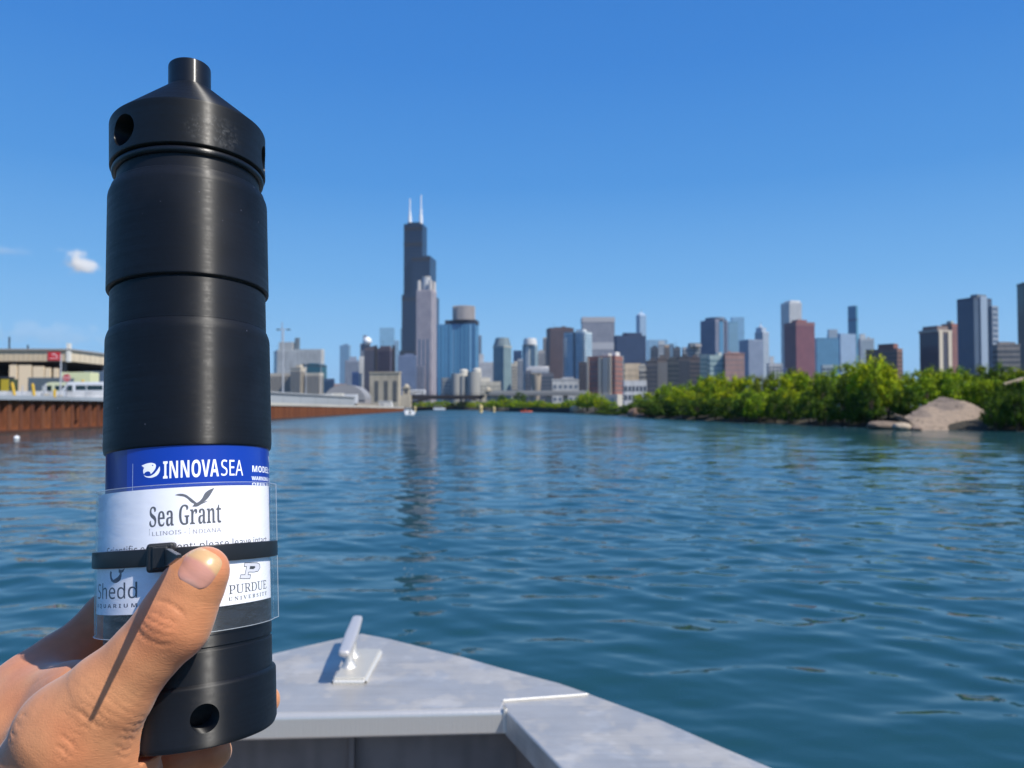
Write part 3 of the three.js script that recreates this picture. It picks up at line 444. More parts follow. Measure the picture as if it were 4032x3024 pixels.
building({ x0: 1267, x1: 1346, xs: 1329, top: 768, D: 560, psi: 22, wall: [0.27, 0.12, 0.095], glass: [0.16, 0.16, 0.17], style: 'grid', nx: 16, fw: 0.45, fh: 0.5, label: 'brick red apartment building with pale window bays on a white base', name: 'apartment_block', cat: 'building', roof: false, extra: ({ g, wf, df, H, px, m, wm }) => {
  part('window_bay', [box(px(1300) - px(1293), H * 0.97, 1, px(1296), H * 0.49, df / 2 + 0.4)], wall([0.5, 0.45, 0.37]), g); part('window_bay', box(px(1314) - px(1302), H * 0.97, 1, px(1308), H * 0.49, df / 2 + 0.5), wall([0.36, 0.36, 0.34]), g); part('window_bay', box(px(1321) - px(1316), H * 0.97, 1, px(1318), H * 0.49, df / 2 + 0.4), wall([0.5, 0.45, 0.37]), g); part('window_bay', box(px(1270) - px(1266), H * 0.97, 1, px(1268.5), H * 0.49, df / 2 + 0.4), wall([0.44, 0.4, 0.34]), g);
  part('podium', box(wf + 3, 27 * m, df + 3, 1, 13 * m, 1), wall([0.52, 0.51, 0.47]), g); const P = new Panes(); for (let i = 0; i < 5; i++) P.block(V(-wf / 2 + 1.5 + i * wf / 5, 7 * m, df / 2 + 2.5), V(1, 0, 0), V(0, 1, 0), V(0, 0, 1), wf / 5 * 0.72, 12 * m, 0.1); stuffPart('podium_windows', P.geo(), pane([0.2, 0.3, 0.34]), g);
  part('roof_housing', [box(px(1312) - px(1300), 6 * m, 8, px(1304), H + 3 * m, 0)], wall([0.62, 0.6, 0.56]), g); part('roof_housing', [box(px(1326) - px(1318), 9 * m, 8, px(1322), H + 4.5 * m, 0)], wall([0.66, 0.64, 0.62]), g);
} });
building({ x0: 1328, x1: 1347, top: 769, D: 585, wall: [0.36, 0.46, 0.46], glass: [0.14, 0.24, 0.27], style: 'grid', label: 'pale teal glass wing at the right of the brick apartment building', name: 'apartment_block', cat: 'building', roof: false });
building({ x0: 1326, x1: 1396, xs: 1331, side: 'L', top: 726, D: 1050, psi: 15, wall: [0.03, 0.05, 0.105], glass: [0.035, 0.06, 0.12], style: 'grid', nx: 15, floors: 30, label: 'broad navy box tower right of the grey ribbed tower', rh: 5, rw: 0.6 });
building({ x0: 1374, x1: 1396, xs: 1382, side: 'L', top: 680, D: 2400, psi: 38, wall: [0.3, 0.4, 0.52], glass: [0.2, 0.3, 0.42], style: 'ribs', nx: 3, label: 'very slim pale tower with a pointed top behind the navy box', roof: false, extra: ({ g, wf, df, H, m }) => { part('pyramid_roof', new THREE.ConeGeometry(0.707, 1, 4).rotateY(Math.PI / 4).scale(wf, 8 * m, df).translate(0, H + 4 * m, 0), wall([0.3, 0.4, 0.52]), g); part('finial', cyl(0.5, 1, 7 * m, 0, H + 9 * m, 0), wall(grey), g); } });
building({ x0: 1347, x1: 1384, top: 785, D: 540, wall: [0.55, 0.44, 0.31], style: 'grid', nx: 6, floors: 6, fw: 0.3, fh: 0.4, glass: [0.3, 0.26, 0.2], label: 'tan block with a dark blue angular marking on its wall', name: 'theatre_block', cat: 'building', roof: false, extra: ({ g, wf, df, H, px, m }) => { const s = new THREE.Shape([[1360, 0], [1371, 0], [1371, 18], [1366, 14], [1364, 8], [1358, 7]].map(([u, y]) => new THREE.Vector2(px(u), H * 0.34 + y * m))); part('dark_window', new THREE.ExtrudeGeometry(s, { depth: 0.3, bevelEnabled: false }).translate(0, 0, df / 2), pane([0.03, 0.04, 0.09]), g); } });
building({ x0: 1380, x1: 1396, top: 792, D: 530, wall: [0.4, 0.38, 0.34], label: 'narrow grey tan block right of the tan one with the dark marking', name: 'office_block', cat: 'building', rh: 2 });
building({ x0: 1345, x1: 1397, top: 822, D: 500, wall: [0.52, 0.52, 0.52], style: 'grid', nx: 6, floors: 2, label: 'low white block along the foot of the tan building', name: 'retail_block', cat: 'building', roof: false });
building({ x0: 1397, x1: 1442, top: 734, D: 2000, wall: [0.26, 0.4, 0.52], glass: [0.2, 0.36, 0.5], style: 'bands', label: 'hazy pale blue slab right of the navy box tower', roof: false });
[[1396, 1420, 781, 'leftmost', 0], [1419, 1441, 775, 'second from the left', 1], [1440, 1466, 778, 'third from the left', 2], [1464, 1490, 772, 'fourth from the left', 0], [1488, 1512, 774, 'rightmost', 3]].forEach(([x0, x1, top, w, k], i) => building({ x0, x1, top, D: 520 + i * 8, wall: [[0.075, 0.075, 0.085], [0.13, 0.11, 0.105], [0.06, 0.07, 0.08], [0.1, 0.085, 0.09]][k], glass: [[0.05, 0.055, 0.07], [0.2, 0.2, 0.2], [0.03, 0.04, 0.05], [0.04, 0.05, 0.065]][k], style: i % 2 ? 'ribs' : 'grid', nx: 6, label: `dark brown riverside apartment block, ${w} of the dark row above the trees`, name: 'apartment_block', cat: 'building', group: 'dark riverside apartment blocks', rh: 2.5 }));
building({ x0: 1405, x1: 1422, top: 752, D: 900, wall: [0.06, 0.075, 0.1], label: 'small dark tower behind the left end of the dark row', rh: 3 });
building({ x0: 1421, x1: 1436, top: 740, D: 960, wall: [0.45, 0.48, 0.5], style: 'grid', label: 'pale tower with an arched top behind the dark row', roof: false, extra: ({ g, wf, H, df }) => part('arched_roof', new THREE.CylinderGeometry(wf / 2, wf / 2, df, 20, 1, false, -Math.PI / 2, Math.PI).rotateX(-Math.PI / 2).scale(1, 0.6, 1).translate(0, H, 0), wall([0.5, 0.52, 0.53]), g) });
building({ x0: 1435, x1: 1446, top: 745, D: 880, wall: [0.46, 0.33, 0.22], label: 'narrow tan brick tower behind the dark row', style: 'ribs', nx: 3, roof: false });
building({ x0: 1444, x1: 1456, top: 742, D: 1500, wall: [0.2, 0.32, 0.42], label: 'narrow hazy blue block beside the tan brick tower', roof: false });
building({ x0: 1454, x1: 1470, top: 752, D: 900, wall: [0.1, 0.11, 0.13], label: 'dark small tower with a white flank behind the dark row', rh: 2 });
building({ x0: 1473, x1: 1513, top: 750, D: 860, wall: [0.38, 0.38, 0.38], style: 'bands', glass: [0.14, 0.16, 0.18], label: 'grey terraced block behind the right end of the dark row', name: 'office_block', cat: 'building', roof: false, extra: ({ g, wf, H, px, m }) => { part('upper_storey', box(px(1512) - px(1490), 9 * m, 16, px(1501), H + 4.5 * m, 0), wall([0.2, 0.22, 0.23]), g); part('water_tank', box(px(1511) - px(1498), 5 * m, 9, px(1505), H + 2 * m, 12), wall([0.55, 0.5, 0.46]), g); } });
// --- right of centre
building({ x0: 1512, x1: 1572, xs: 1545, top: 690, D: 1000, psi: 42, wall: [0.2, 0.2, 0.25], glass: [0.11, 0.15, 0.22], style: 'grid', nx: 8, label: 'broad blue grey tower with a curved upper edge, right of centre', roof: false, extra: ({ g, wf, df, H, m, px }) => { part('curved_crown', [new THREE.CylinderGeometry(wf * 0.52, wf * 0.52, 1, 28).scale(1, 6 * m, df / wf * 0.9).translate(wf * 0.05, H + 3 * m, 0)], wall([0.15, 0.18, 0.24]), g); const P = new Panes(); P.block(V(wf / 2, 4, df * 0.2), V(0, 0, -1), V(0, 1, 0), V(1, 0, 0), df * 0.34, H - 6, 0.5); part('glass_bay', P.geo(), pane([0.08, 0.2, 0.33], 0.1), g); part('fin', box(1.2, H + 5, 1.2, wf / 2 + 0.6, H / 2, -df * 0.3), wall([0.05, 0.08, 0.15]), g); } });
building({ x0: 1571, x1: 1594, top: 695, D: 1080, wall: [0.16, 0.32, 0.44], glass: [0.26, 0.42, 0.52], gr: 0.1, style: 'bands', label: 'blue glass tower with floor bands beside the curved blue grey tower', roof: false });
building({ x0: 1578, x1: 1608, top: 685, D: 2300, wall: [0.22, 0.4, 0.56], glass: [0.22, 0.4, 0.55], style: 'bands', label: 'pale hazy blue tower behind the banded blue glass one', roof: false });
building({ x0: 1530, x1: 1562, top: 767, D: 560, wall: [0.38, 0.48, 0.46], glass: [0.16, 0.25, 0.27], style: 'grid', nx: 6, label: 'pale green glass apartment block just above the trees', name: 'apartment_block', cat: 'building', roof: false, extra: ({ g, wf, H, m }) => part('roof_drum', cyl(7 * m, 7 * m, 6 * m, wf * 0.2, H + 3 * m, 0), wall([0.5, 0.52, 0.48]), g) });
building({ x0: 1510, x1: 1532, top: 765, D: 575, wall: [0.1, 0.16, 0.2], glass: [0.06, 0.12, 0.16], style: 'bands', label: 'dark blue green block left of the pale green apartment block', name: 'apartment_block', cat: 'building', roof: false });
building({ x0: 1562, x1: 1608, top: 765, D: 555, wall: [0.38, 0.23, 0.2], glass: [0.3, 0.25, 0.24], style: 'grid', nx: 10, fw: 0.4, label: 'pinkish brick apartment block right of the pale green one', name: 'apartment_block', cat: 'building', rh: 1.5 });
building({ x0: 1596, x1: 1649, xs: 1617, side: 'L', top: 733, D: 1500, psi: 35, wall: [0.24, 0.28, 0.36], glass: [0.12, 0.17, 0.26], style: 'grid', nx: 8, label: 'blue grey office block with a navy left flank, below the pointed tower', name: 'office_block', cat: 'building', roof: false });
building({ x0: 1630, x1: 1661, xs: 1648, top: 716, D: 1700, psi: 32, wall: [0.42, 0.46, 0.5], glass: [0.25, 0.3, 0.36], style: 'ribs', nx: 4, label: 'pale stone tower with stepped shoulders and a sharp spire', roof: false, extra: ({ g, wf, df, H, m }) => { const wm = wall([0.36, 0.42, 0.5]); part('shoulder', [box(wf * 0.72, 10 * m, df * 0.72, -wf * 0.08, H + 5 * m, 0)], wm, g); part('spire', [new THREE.ConeGeometry(wf * 0.36, 14 * m, 4).rotateY(Math.PI / 4).translate(-wf * 0.12, H + 13 * m, 0), cyl(0.3, 0.9, 8 * m, -wf * 0.12, H + 20 * m, 0)], wm, g); } });
building({ x0: 1656, x1: 1690, top: 786, D: 900, wall: [0.5, 0.5, 0.5], style: 'grid', label: 'low pale block in the gap left of the dark red tower', name: 'office_block', cat: 'building', rw: 0.3, rx: -0.2, rh: 9 });
building({ x0: 1686, x1: 1732, xs: 1705, side: 'L', top: 653, D: 2300, psi: 35, wall: [0.5, 0.5, 0.49], glass: [0.3, 0.31, 0.33], style: 'ribs', nx: 8, fw: 0.5, label: 'tall white ribbed tower rising behind the dark red tower', rh: 7, rw: 0.75, rm: [0.6, 0.6, 0.6] });
building({ x0: 1693, x1: 1760, xs: 1719.5, side: 'L', top: 695, D: 1350, psi: 37, wall: [0.21, 0.075, 0.085], glass: [0.13, 0.055, 0.07], style: 'grid', nx: 11, floors: 32, label: 'dark red box tower with its corner towards the river', roof: false, extra: ({ g, wf, df, H }) => { part('top_band', box(wf + 0.6, 7, df + 0.6, 0, H - 3.6, 0), wall([0.22, 0.1, 0.1]), g); part('roof_housing', box(wf * 0.5, 5, df * 0.5, 0, H + 2.5, 0), wall([0.24, 0.09, 0.08]), g); } });
building({ x0: 1680, x1: 1700, top: 795, D: 1300, wall: [0.06, 0.09, 0.2], label: 'low navy block at the foot of the dark red tower', name: 'office_block', cat: 'building', roof: false });
building({ x0: 1757, x1: 1812, top: 731, D: 1500, wall: [0.1, 0.25, 0.38], glass: [0.13, 0.3, 0.44], gr: 0.1, style: 'bands', label: 'wide blue glass block right of the dark red tower', name: 'glass_block', cat: 'building', rh: 18, rw: 0.4, rx: 0.3, rm: [0.3, 0.36, 0.42] });
building({ x0: 1786, x1: 1849, xs: 1815, side: 'L', top: 720, D: 1560, psi: 45, wall: [0.2, 0.3, 0.42], glass: [0.28, 0.37, 0.5], gr: 0.12, style: 'bands', label: 'pale lavender blue glass block in front of the thin blue tower', name: 'glass_block', cat: 'building', roof: false });
building({ x0: 1773, x1: 1800, top: 788, D: 700, wall: [0.34, 0.42, 0.45], label: 'small pale low building just above the trees below the blue block', name: 'office_block', cat: 'building', roof: false });
building({ x0: 1831, x1: 1853, xs: 1849, top: 660, D: 1750, psi: 25, wall: [0.08, 0.22, 0.32], glass: [0.06, 0.22, 0.33], gr: 0.1, style: 'bands', label: 'thin blue green tower rising above the lavender blue block', roof: false, extra: ({ g, wf, H, df }) => part('mechanical_band', [box(wf + 0.4, 5, df + 0.4, 0, H * 0.86, 0), box(wf + 0.4, 4, df + 0.4, 0, H * 0.6, 0)], wall([0.05, 0.12, 0.19]), g) });
building({ x0: 1853, x1: 1888, top: 732, D: 1200, wall: [0.46, 0.48, 0.48], style: 'bands', glass: [0.25, 0.32, 0.38], label: 'white low block right of the thin blue tower', name: 'office_block', cat: 'building', rh: 8, rx: -0.25, rw: 0.4 });
building({ x0: 1868, x1: 1950, xs: 1938, top: 752, D: 620, psi: 25, wall: [0.2, 0.115, 0.095], glass: [0.09, 0.075, 0.075], style: 'grid', nx: 12, label: 'low dark red brick building rising behind the yellow green tree', name: 'brick_block', cat: 'building', roof: false, extra: ({ g, wf, df, H, px, m }) => part('upper_storey', box(px(1930) - px(1895), 12 * m, df * 0.8, px(1912), H + 6 * m, 0), wall([0.22, 0.1, 0.08]), g) });
building({ x0: 1985, x1: 2055, xs: 2026, top: 714, D: 620, psi: 34, wall: [0.13, 0.1, 0.11], glass: [0.06, 0.065, 0.085], style: 'ribs', nx: 9, label: 'brown tower with two cream stripes on its sunlit flank', roof: false, extra: ({ g, wf, df, H, m }) => { for (const z of [0.34, -0.34]) part('cream_pier', box(1, H, df * 0.26, wf / 2 + 0.3, H / 2, z * df), wall([0.55, 0.48, 0.38]), g); part('top_storey', box(wf * 0.8, 13 * m, df * 0.8, 0, H + 6.5 * m, 0), wall([0.2, 0.15, 0.14]), g); part('cornice', box(wf + 1, 2, df + 1, 0, H, 0), wall([0.42, 0.36, 0.3]), g); } });
building({ x0: 2033, x1: 2068, xs: 2056, top: 700, D: 880, psi: 30, wall: [0.3, 0.12, 0.09], glass: [0.12, 0.08, 0.08], style: 'grid', nx: 5, label: 'red brick tower tucked behind the right side of the brown striped tower', rh: 4, rm: [0.35, 0.4, 0.34] });
building({ x0: 2066, x1: 2143, xs: 2103, top: 642, D: 780, psi: 35, wall: [0.045, 0.06, 0.095], glass: [0.1, 0.15, 0.22], gr: 0.12, style: 'ribs', nx: 7, fw: 0.4, label: 'tall dark blue glass tower with pale vertical bays at the right', roof: false, extra: ({ g, wf, df, H, m }) => { part('bay', box(1.6, H + 4 * m, df * 0.36, wf / 2 + 0.7, (H + 4 * m) / 2, df * 0.02), wall([0.3, 0.36, 0.44], { roughness: 0.3 }), g); part('roof_housing', box(wf * 0.4, 9 * m, df * 0.5, wf * 0.24, H + 4.5 * m, 0), wall([0.16, 0.18, 0.2]), g); part('wing', boxUV(box(wf * 0.5, H * 0.93, df * 0.34, wf * 0.42, H * 0.465, -df * 0.52)), wall([0.26, 0.29, 0.34]), g); const P = new Panes(); for (let j = 0; j < 18; j++) P.block(V(wf * 0.67, 4 + j * H * 0.05, -df * 0.37), V(0, 0, -1), V(0, 1, 0), V(1, 0, 0), df * 0.28, H * 0.028, 0.1); stuffPart('wing_windows', P.geo(), pane([0.1, 0.13, 0.18]), g); } });
building({ x0: 2143, x1: 2203, top: 746, D: 520, wall: [0.26, 0.23, 0.21], glass: [0.1, 0.1, 0.1], style: 'grid', nx: 10, label: 'low brown apartment block between the dark blue tower and the right edge', name: 'apartment_block', cat: 'building', rw: 0.5, rx: -0.1, rh: 2.5 });
building({ x0: 2196, x1: 2275, top: 612, D: 620, wall: [0.03, 0.05, 0.06], glass: [0.04, 0.075, 0.085], gr: 0.12, style: 'ribs', nx: 8, label: 'dark green glass tower cut by the right edge of the picture', rw: 0.5, rx: 0.02, rh: 6, headroom: 1 });

// ---------------------------------------------------------------- the bridge, its stone houses and the viaduct
const stone = std([0.48, 0.42, 0.32], { roughness: 0.9, map: rep(grime, 0.2) });
{
  const D = 455, y = (v) => at(960, v, D).y, a = at(884, 860, D), b = at(1048, 860, D), steel = std([0.02, 0.015, 0.016], { roughness: 0.7 }), y0 = y(865.5), y1 = y(853.5);
  const br = thing('steel_bridge', 'dark steel bridge with arched trusses crossing the river', 'bridge', V((a.x + b.x) / 2, 0, -D)), half = (b.x - a.x) / 2 + 3;
  part('deck', box(2 * half, (y1 - y0) * 0.72, 16, 0, y1 - (y1 - y0) * 0.36, -8), steel, br); part('railing', [box(2 * half, 0.15, 0.15, 0, y1 + 1.1, 0), ...Array.from({ length: 24 }, (_, i) => box(0.12, 1.1, 0.12, -half + i * half / 11.5, y1 + 0.55, 0))], steel, br);
  for (const z of [0, -15]) { const tr = []; for (const s of [-1, 1]) { let p; for (let i = 0; i <= 8; i++) { const t = i / 8, q = V(s * half * (1 - t), y1 - (y1 - y0) * 0.4 - 4.6 * (1 - t) ** 2.2, z); if (p) tr.push(beam(p, q, 0.5, 0.6), beam(q, V(q.x, y1 - 0.6, z), 0.3, 0.3)); p = q; } } part('truss', tr, steel, br); }
  const house = (u, vt, name, label) => { const p = at(u, 878, D - 4), h = at(u, vt, D - 4).y, t = thing('bridge_house', label, 'bridge house', V(p.x, -0.5, p.z - 4)); const m = D / FPX; part('base', box(22 * m, h * 0.56, 9, 0, h * 0.28, 0), stone, t); part('upper_room', box(14 * m, h * 0.26, 6, 0, h * 0.69, 0), stone, t); part('cornice', box(16.5 * m, 0.6, 7.4, 0, h * 0.82 + 0.3, 0), stone, t); part('domed_roof', [new THREE.SphereGeometry(6.4 * m, 20, 10, 0, 6.3, 0, Math.PI / 2).scale(1, 1.15, 0.9).translate(0, h * 0.82 + 0.6, 0)], stone, t); const P = new Panes(); for (const x of [-3.5, 0.5]) P.block(V(x * m, h * 0.62, 3), V(1, 0, 0), V(0, 1, 0), V(0, 0, 1), 3 * m, h * 0.14, 0.05); stuffPart('windows', P.geo(), pane([0.04, 0.04, 0.05]), t); };
  house(876, 826, 'l', 'domed stone bridge house at the left end of the steel bridge'); house(1054, 834, 'r', 'domed stone bridge house at the right end of the steel bridge');
  const v = thing('viaduct', 'pale concrete viaduct running right from the bridge above the bushes', 'viaduct', V(0, 0, 0)); const c0 = at(1064, 851, D), c1 = at(1268, 851, D - 20), vm = std([0.42, 0.39, 0.35], { roughness: 0.9, map: rep(grime, 0.2) }); part('deck', beam(c0, c1, 12, 1.9), vm, v); part('parapet', beam(c0.clone().add(V(0, 1.3, 6)), c1.clone().add(V(0, 1.3, 6)), 0.4, 1.1), std([0.5, 0.46, 0.4], { roughness: 0.9 }), v);
  for (const t of [0.03, 0.1, 0.25, 0.42, 0.6, 0.78, 0.95]) { const p = c0.clone().lerp(c1, t); part('pier', box(t < 0.12 ? 5 : 2.4, p.y + 0.5, 9, p.x, p.y / 2 - 0.5, p.z), stone, v); }
  const bus = thing('bus', 'long white bus crossing the left end of the steel bridge', 'bus', V(at(902, 853, D).x, y1 + 0.02, -D - 4)); part('body', rbox(30 * D / FPX, 2.7, 2.5, 0.3, 0, 1.75, 0), std([0.75, 0.75, 0.76], { roughness: 0.4 }), bus); const P = new Panes(); P.block(V(-3.6, 1.7, 1.25), V(1, 0, 0), V(0, 1, 0), V(0, 0, 1), 7.2, 0.8, 0.03); part('windows', P.geo(), pane([0.03, 0.03, 0.04]), bus); for (const x of [-2.6, 2.6]) part('wheel', cyl(0.48, 0.48, 0.3, 0, 0, 0, 16).rotateX(Math.PI / 2).translate(x, 0.48, 1.15), darkSteel, bus);
}

// ---------------------------------------------------------------- the yard on the left: loading shed, vehicles, posts
const YD = 2.85;
const panelMat = (c, o) => std(c, { roughness: 0.7, map: rep(grime, 0.15), ...o });
const onYard = (u, D, y = YD) => { const p = at(u, 878, D); return V(p.x, y, -D); };
{
  const D = 120, xr = at(147, 878, D).x, y1 = at(147, 757, D).y, y0 = at(147, 780.5, D).y;
  const sh = thing('loading_shed', 'open sided loading shed with a tan ribbed fascia and cream bays, at the far left', 'shed', V(xr, YD, -D)), W = 70, DP = 62;
  const fm = panelMat([0.7, 0.56, 0.38]), fm2 = panelMat([0.78, 0.66, 0.47]), h0 = y0 - YD, h1 = y1 - YD;  // side panels toned lighter to carry the sunlight on that face
  // fascia panels, one by one, along the front and the side
  const pg = [box(0.72, h1 - h0, 0.14), box(0.72, h1 - h0, 0.10)];
  for (let i = 0; i < 46; i++) { const o = part('fascia_panel', pg[i % 2], fm, sh); o.position.set(-0.4 - i * 0.76, (h0 + h1) / 2, 0.05); }
  const sg = [box(0.14, h1 - h0, 1.5), box(0.1, h1 - h0, 1.5)];
  for (let i = 0; i < 40; i++) { const o = part('fascia_panel', sg[i % 2], fm2, sh); o.position.set(0.05, (h0 + h1) / 2, -0.8 - i * 1.54); }
  part('fascia_beam', [box(W, h1 - h0 - 0.1, 0.3, -W / 2, (h0 + h1) / 2, -0.2), box(0.3, h1 - h0 - 0.1, DP, -0.2, (h0 + h1) / 2, -DP / 2)], fm, sh);
  part('roof', box(W + 0.6, 0.25, DP + 0.6, -W / 2 + 0.1, h1 + 0.13, -DP / 2 + 0.1), std([0.3, 0.29, 0.27], { roughness: 0.8 }), sh);
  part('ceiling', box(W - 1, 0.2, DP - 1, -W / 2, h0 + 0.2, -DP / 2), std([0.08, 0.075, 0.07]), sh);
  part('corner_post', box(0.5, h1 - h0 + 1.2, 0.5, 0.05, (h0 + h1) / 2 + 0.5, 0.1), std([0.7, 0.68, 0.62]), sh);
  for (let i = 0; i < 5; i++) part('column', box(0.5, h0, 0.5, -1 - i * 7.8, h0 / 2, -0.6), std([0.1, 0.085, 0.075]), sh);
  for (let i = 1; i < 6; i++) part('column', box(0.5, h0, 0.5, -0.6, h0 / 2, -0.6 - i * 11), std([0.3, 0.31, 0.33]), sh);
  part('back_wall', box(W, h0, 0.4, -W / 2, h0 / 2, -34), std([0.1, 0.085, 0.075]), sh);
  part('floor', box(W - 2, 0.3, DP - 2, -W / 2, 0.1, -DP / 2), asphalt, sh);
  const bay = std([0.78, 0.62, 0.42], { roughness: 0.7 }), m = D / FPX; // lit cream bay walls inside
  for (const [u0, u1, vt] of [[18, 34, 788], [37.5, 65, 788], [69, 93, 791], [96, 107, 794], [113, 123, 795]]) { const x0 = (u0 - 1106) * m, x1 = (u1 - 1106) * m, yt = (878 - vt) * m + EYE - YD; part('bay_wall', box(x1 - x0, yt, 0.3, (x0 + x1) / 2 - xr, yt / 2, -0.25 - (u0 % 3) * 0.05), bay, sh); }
  const [cv, c] = (() => { const k = document.createElement('canvas'); k.width = 256; k.height = 160; return [k, k.getContext('2d')]; })();
  c.fillStyle = '#c22a30'; c.fillRect(0, 0, 256, 160); c.strokeStyle = '#f3dcdc'; c.lineWidth = 16; c.beginPath(); c.moveTo(88, 60); c.quadraticCurveTo(120, 20, 150, 50); c.quadraticCurveTo(190, 60, 200, 104); c.stroke(); c.lineWidth = 10; c.beginPath(); c.moveTo(40, 118); c.lineTo(212, 122); c.stroke();
  const st = new THREE.CanvasTexture(c.canvas); st.colorSpace = THREE.SRGBColorSpace;
  const s0 = (104 - 1106) * D / FPX - xr, s1 = (130.5 - 1106) * D / FPX - xr, sy0 = (878 - 778.5) * D / FPX + EYE - YD, sy1 = (878 - 760.5) * D / FPX + EYE - YD;
  part('sign_board', box(s1 - s0, sy1 - sy0, 0.12, (s0 + s1) / 2, (sy0 + sy1) / 2, 0.22), std([1, 1, 1], { map: st, roughness: 0.6 }), sh, 'red sign board with pale marks');
  for (const [u, h] of [[12.5, 2.2], [53, 0.9]]) part('roof_pipe', cyl(0.12, 0.12, h, (u - 1106) * D / FPX - xr, h1 + h / 2, -0.6), darkSteel, sh);
}
const white = phy([0.78, 0.79, 0.8], { roughness: 0.35, clearcoat: 0.6, clearcoatRoughness: 0.1 }), darkGlass = pane([0.015, 0.035, 0.04], 0.08), rubber = std([0.02, 0.02, 0.02], { roughness: 0.8 }), rimM = std([0.4, 0.4, 0.42], { roughness: 0.4, metalness: 0.5 });
function van(label, pos, turn, L, H, paint, nose) { // own axes: nose towards -x, its side towards +z
  const t = thing(nose.name, label, nose.cat, pos, turn), w = 1.0, s = new THREE.Shape(), n = nose.len;
  s.moveTo(-L / 2, 0.45); s.lineTo(-L / 2 - 0.02, 0.85); s.quadraticCurveTo(-L / 2 + 0.02, 1.12, -L / 2 + n * 0.45, 1.28); s.lineTo(-L / 2 + n, H * 0.93); s.quadraticCurveTo(-L / 2 + n + 0.25, H, -L / 2 + n + 0.8, H); s.lineTo(L / 2 - 0.12, H); s.quadraticCurveTo(L / 2, H, L / 2, H - 0.2); s.lineTo(L / 2 + 0.03, 0.5); s.lineTo(L / 2 - 0.1, 0.38); s.lineTo(-L / 2 + 0.1, 0.38); s.closePath();
  part('body', new THREE.ExtrudeGeometry(s, { depth: 1.9 * w, bevelEnabled: true, bevelSize: 0.05, bevelThickness: 0.06, bevelSegments: 3 }).translate(0, 0, -0.95 * w), paint, t);
  const win = (pts) => { const q = new THREE.Shape(pts.map(([x, y]) => new THREE.Vector2(x, y))); return new THREE.ExtrudeGeometry(q, { depth: 0.02, bevelEnabled: false }).translate(0, 0, 1.01); };
  part('side_window', win([[-L / 2 + n + 1.15, H * 0.58], [L / 2 - 0.35, H * 0.58], [L / 2 - 0.35, H * 0.84], [-L / 2 + n + 1.15, H * 0.84]]), darkGlass, t);
  part('door_window', win([[-L / 2 + n * 0.62, 1.28], [-L / 2 + n + 0.75, 1.28], [-L / 2 + n + 0.75, H * 0.84], [-L / 2 + n + 0.18, H * 0.84]]), darkGlass, t);
  const ws = new Panes(), a = V(-L / 2 + n * 0.52, 1.34, -0.85), b = V(-L / 2 + n * 0.97, H * 0.9, -0.85), up = b.clone().sub(a), nn = V(-up.y, up.x, 0).normalize(); ws.block(a, V(0, 0, 1), up.clone().normalize(), nn, 1.7, up.length(), 0.03); part('windscreen', ws.geo(), darkGlass, t);
  for (const x of [-L / 2 + 0.95, L / 2 - 1.05]) for (const z of [-0.9, 0.9]) { const k = part('wheel', cyl(0.36, 0.36, 0.26, 0, 0, 0, 24).rotateX(Math.PI / 2).translate(x, 0.36, z), rubber, t); part('rim', cyl(0.2, 0.2, 0.04, 0, 0, 0, 16).rotateX(Math.PI / 2).translate(x, 0.36, z + Math.sign(z) * 0.13), rimM, k); }
  for (const z of [-0.7, 0.7]) part('headlight', rbox(0.1, 0.22, 0.28, 0.04, -L / 2 + 0.04, 0.95, z), std([0.7, 0.7, 0.7], { roughness: 0.15 }), t);
  part('bumper', rbox(0.16, 0.26, 1.95, 0.05, -L / 2 - 0.02, 0.5, 0), rubber, t); part('mirror', rbox(0.1, 0.24, 0.14, 0.03, -L / 2 + n + 0.1, 1.4, 1.12), rubber, t);
  return t;
}
van('white passenger van with a long dark side window, parked before the loading shed', onYard(184, 103), 0, 6.4, 2.45, white, { len: 1.3, name: 'parked_van', cat: 'van' });
van('pale yellow roofed van parked behind the stop sign, left of the white passenger van', onYard(133, 106), 0.1, 5.4, 2.5, phy([0.62, 0.64, 0.42], { roughness: 0.4, clearcoat: 0.5 }), { len: 1.1, name: 'parked_van', cat: 'van' });
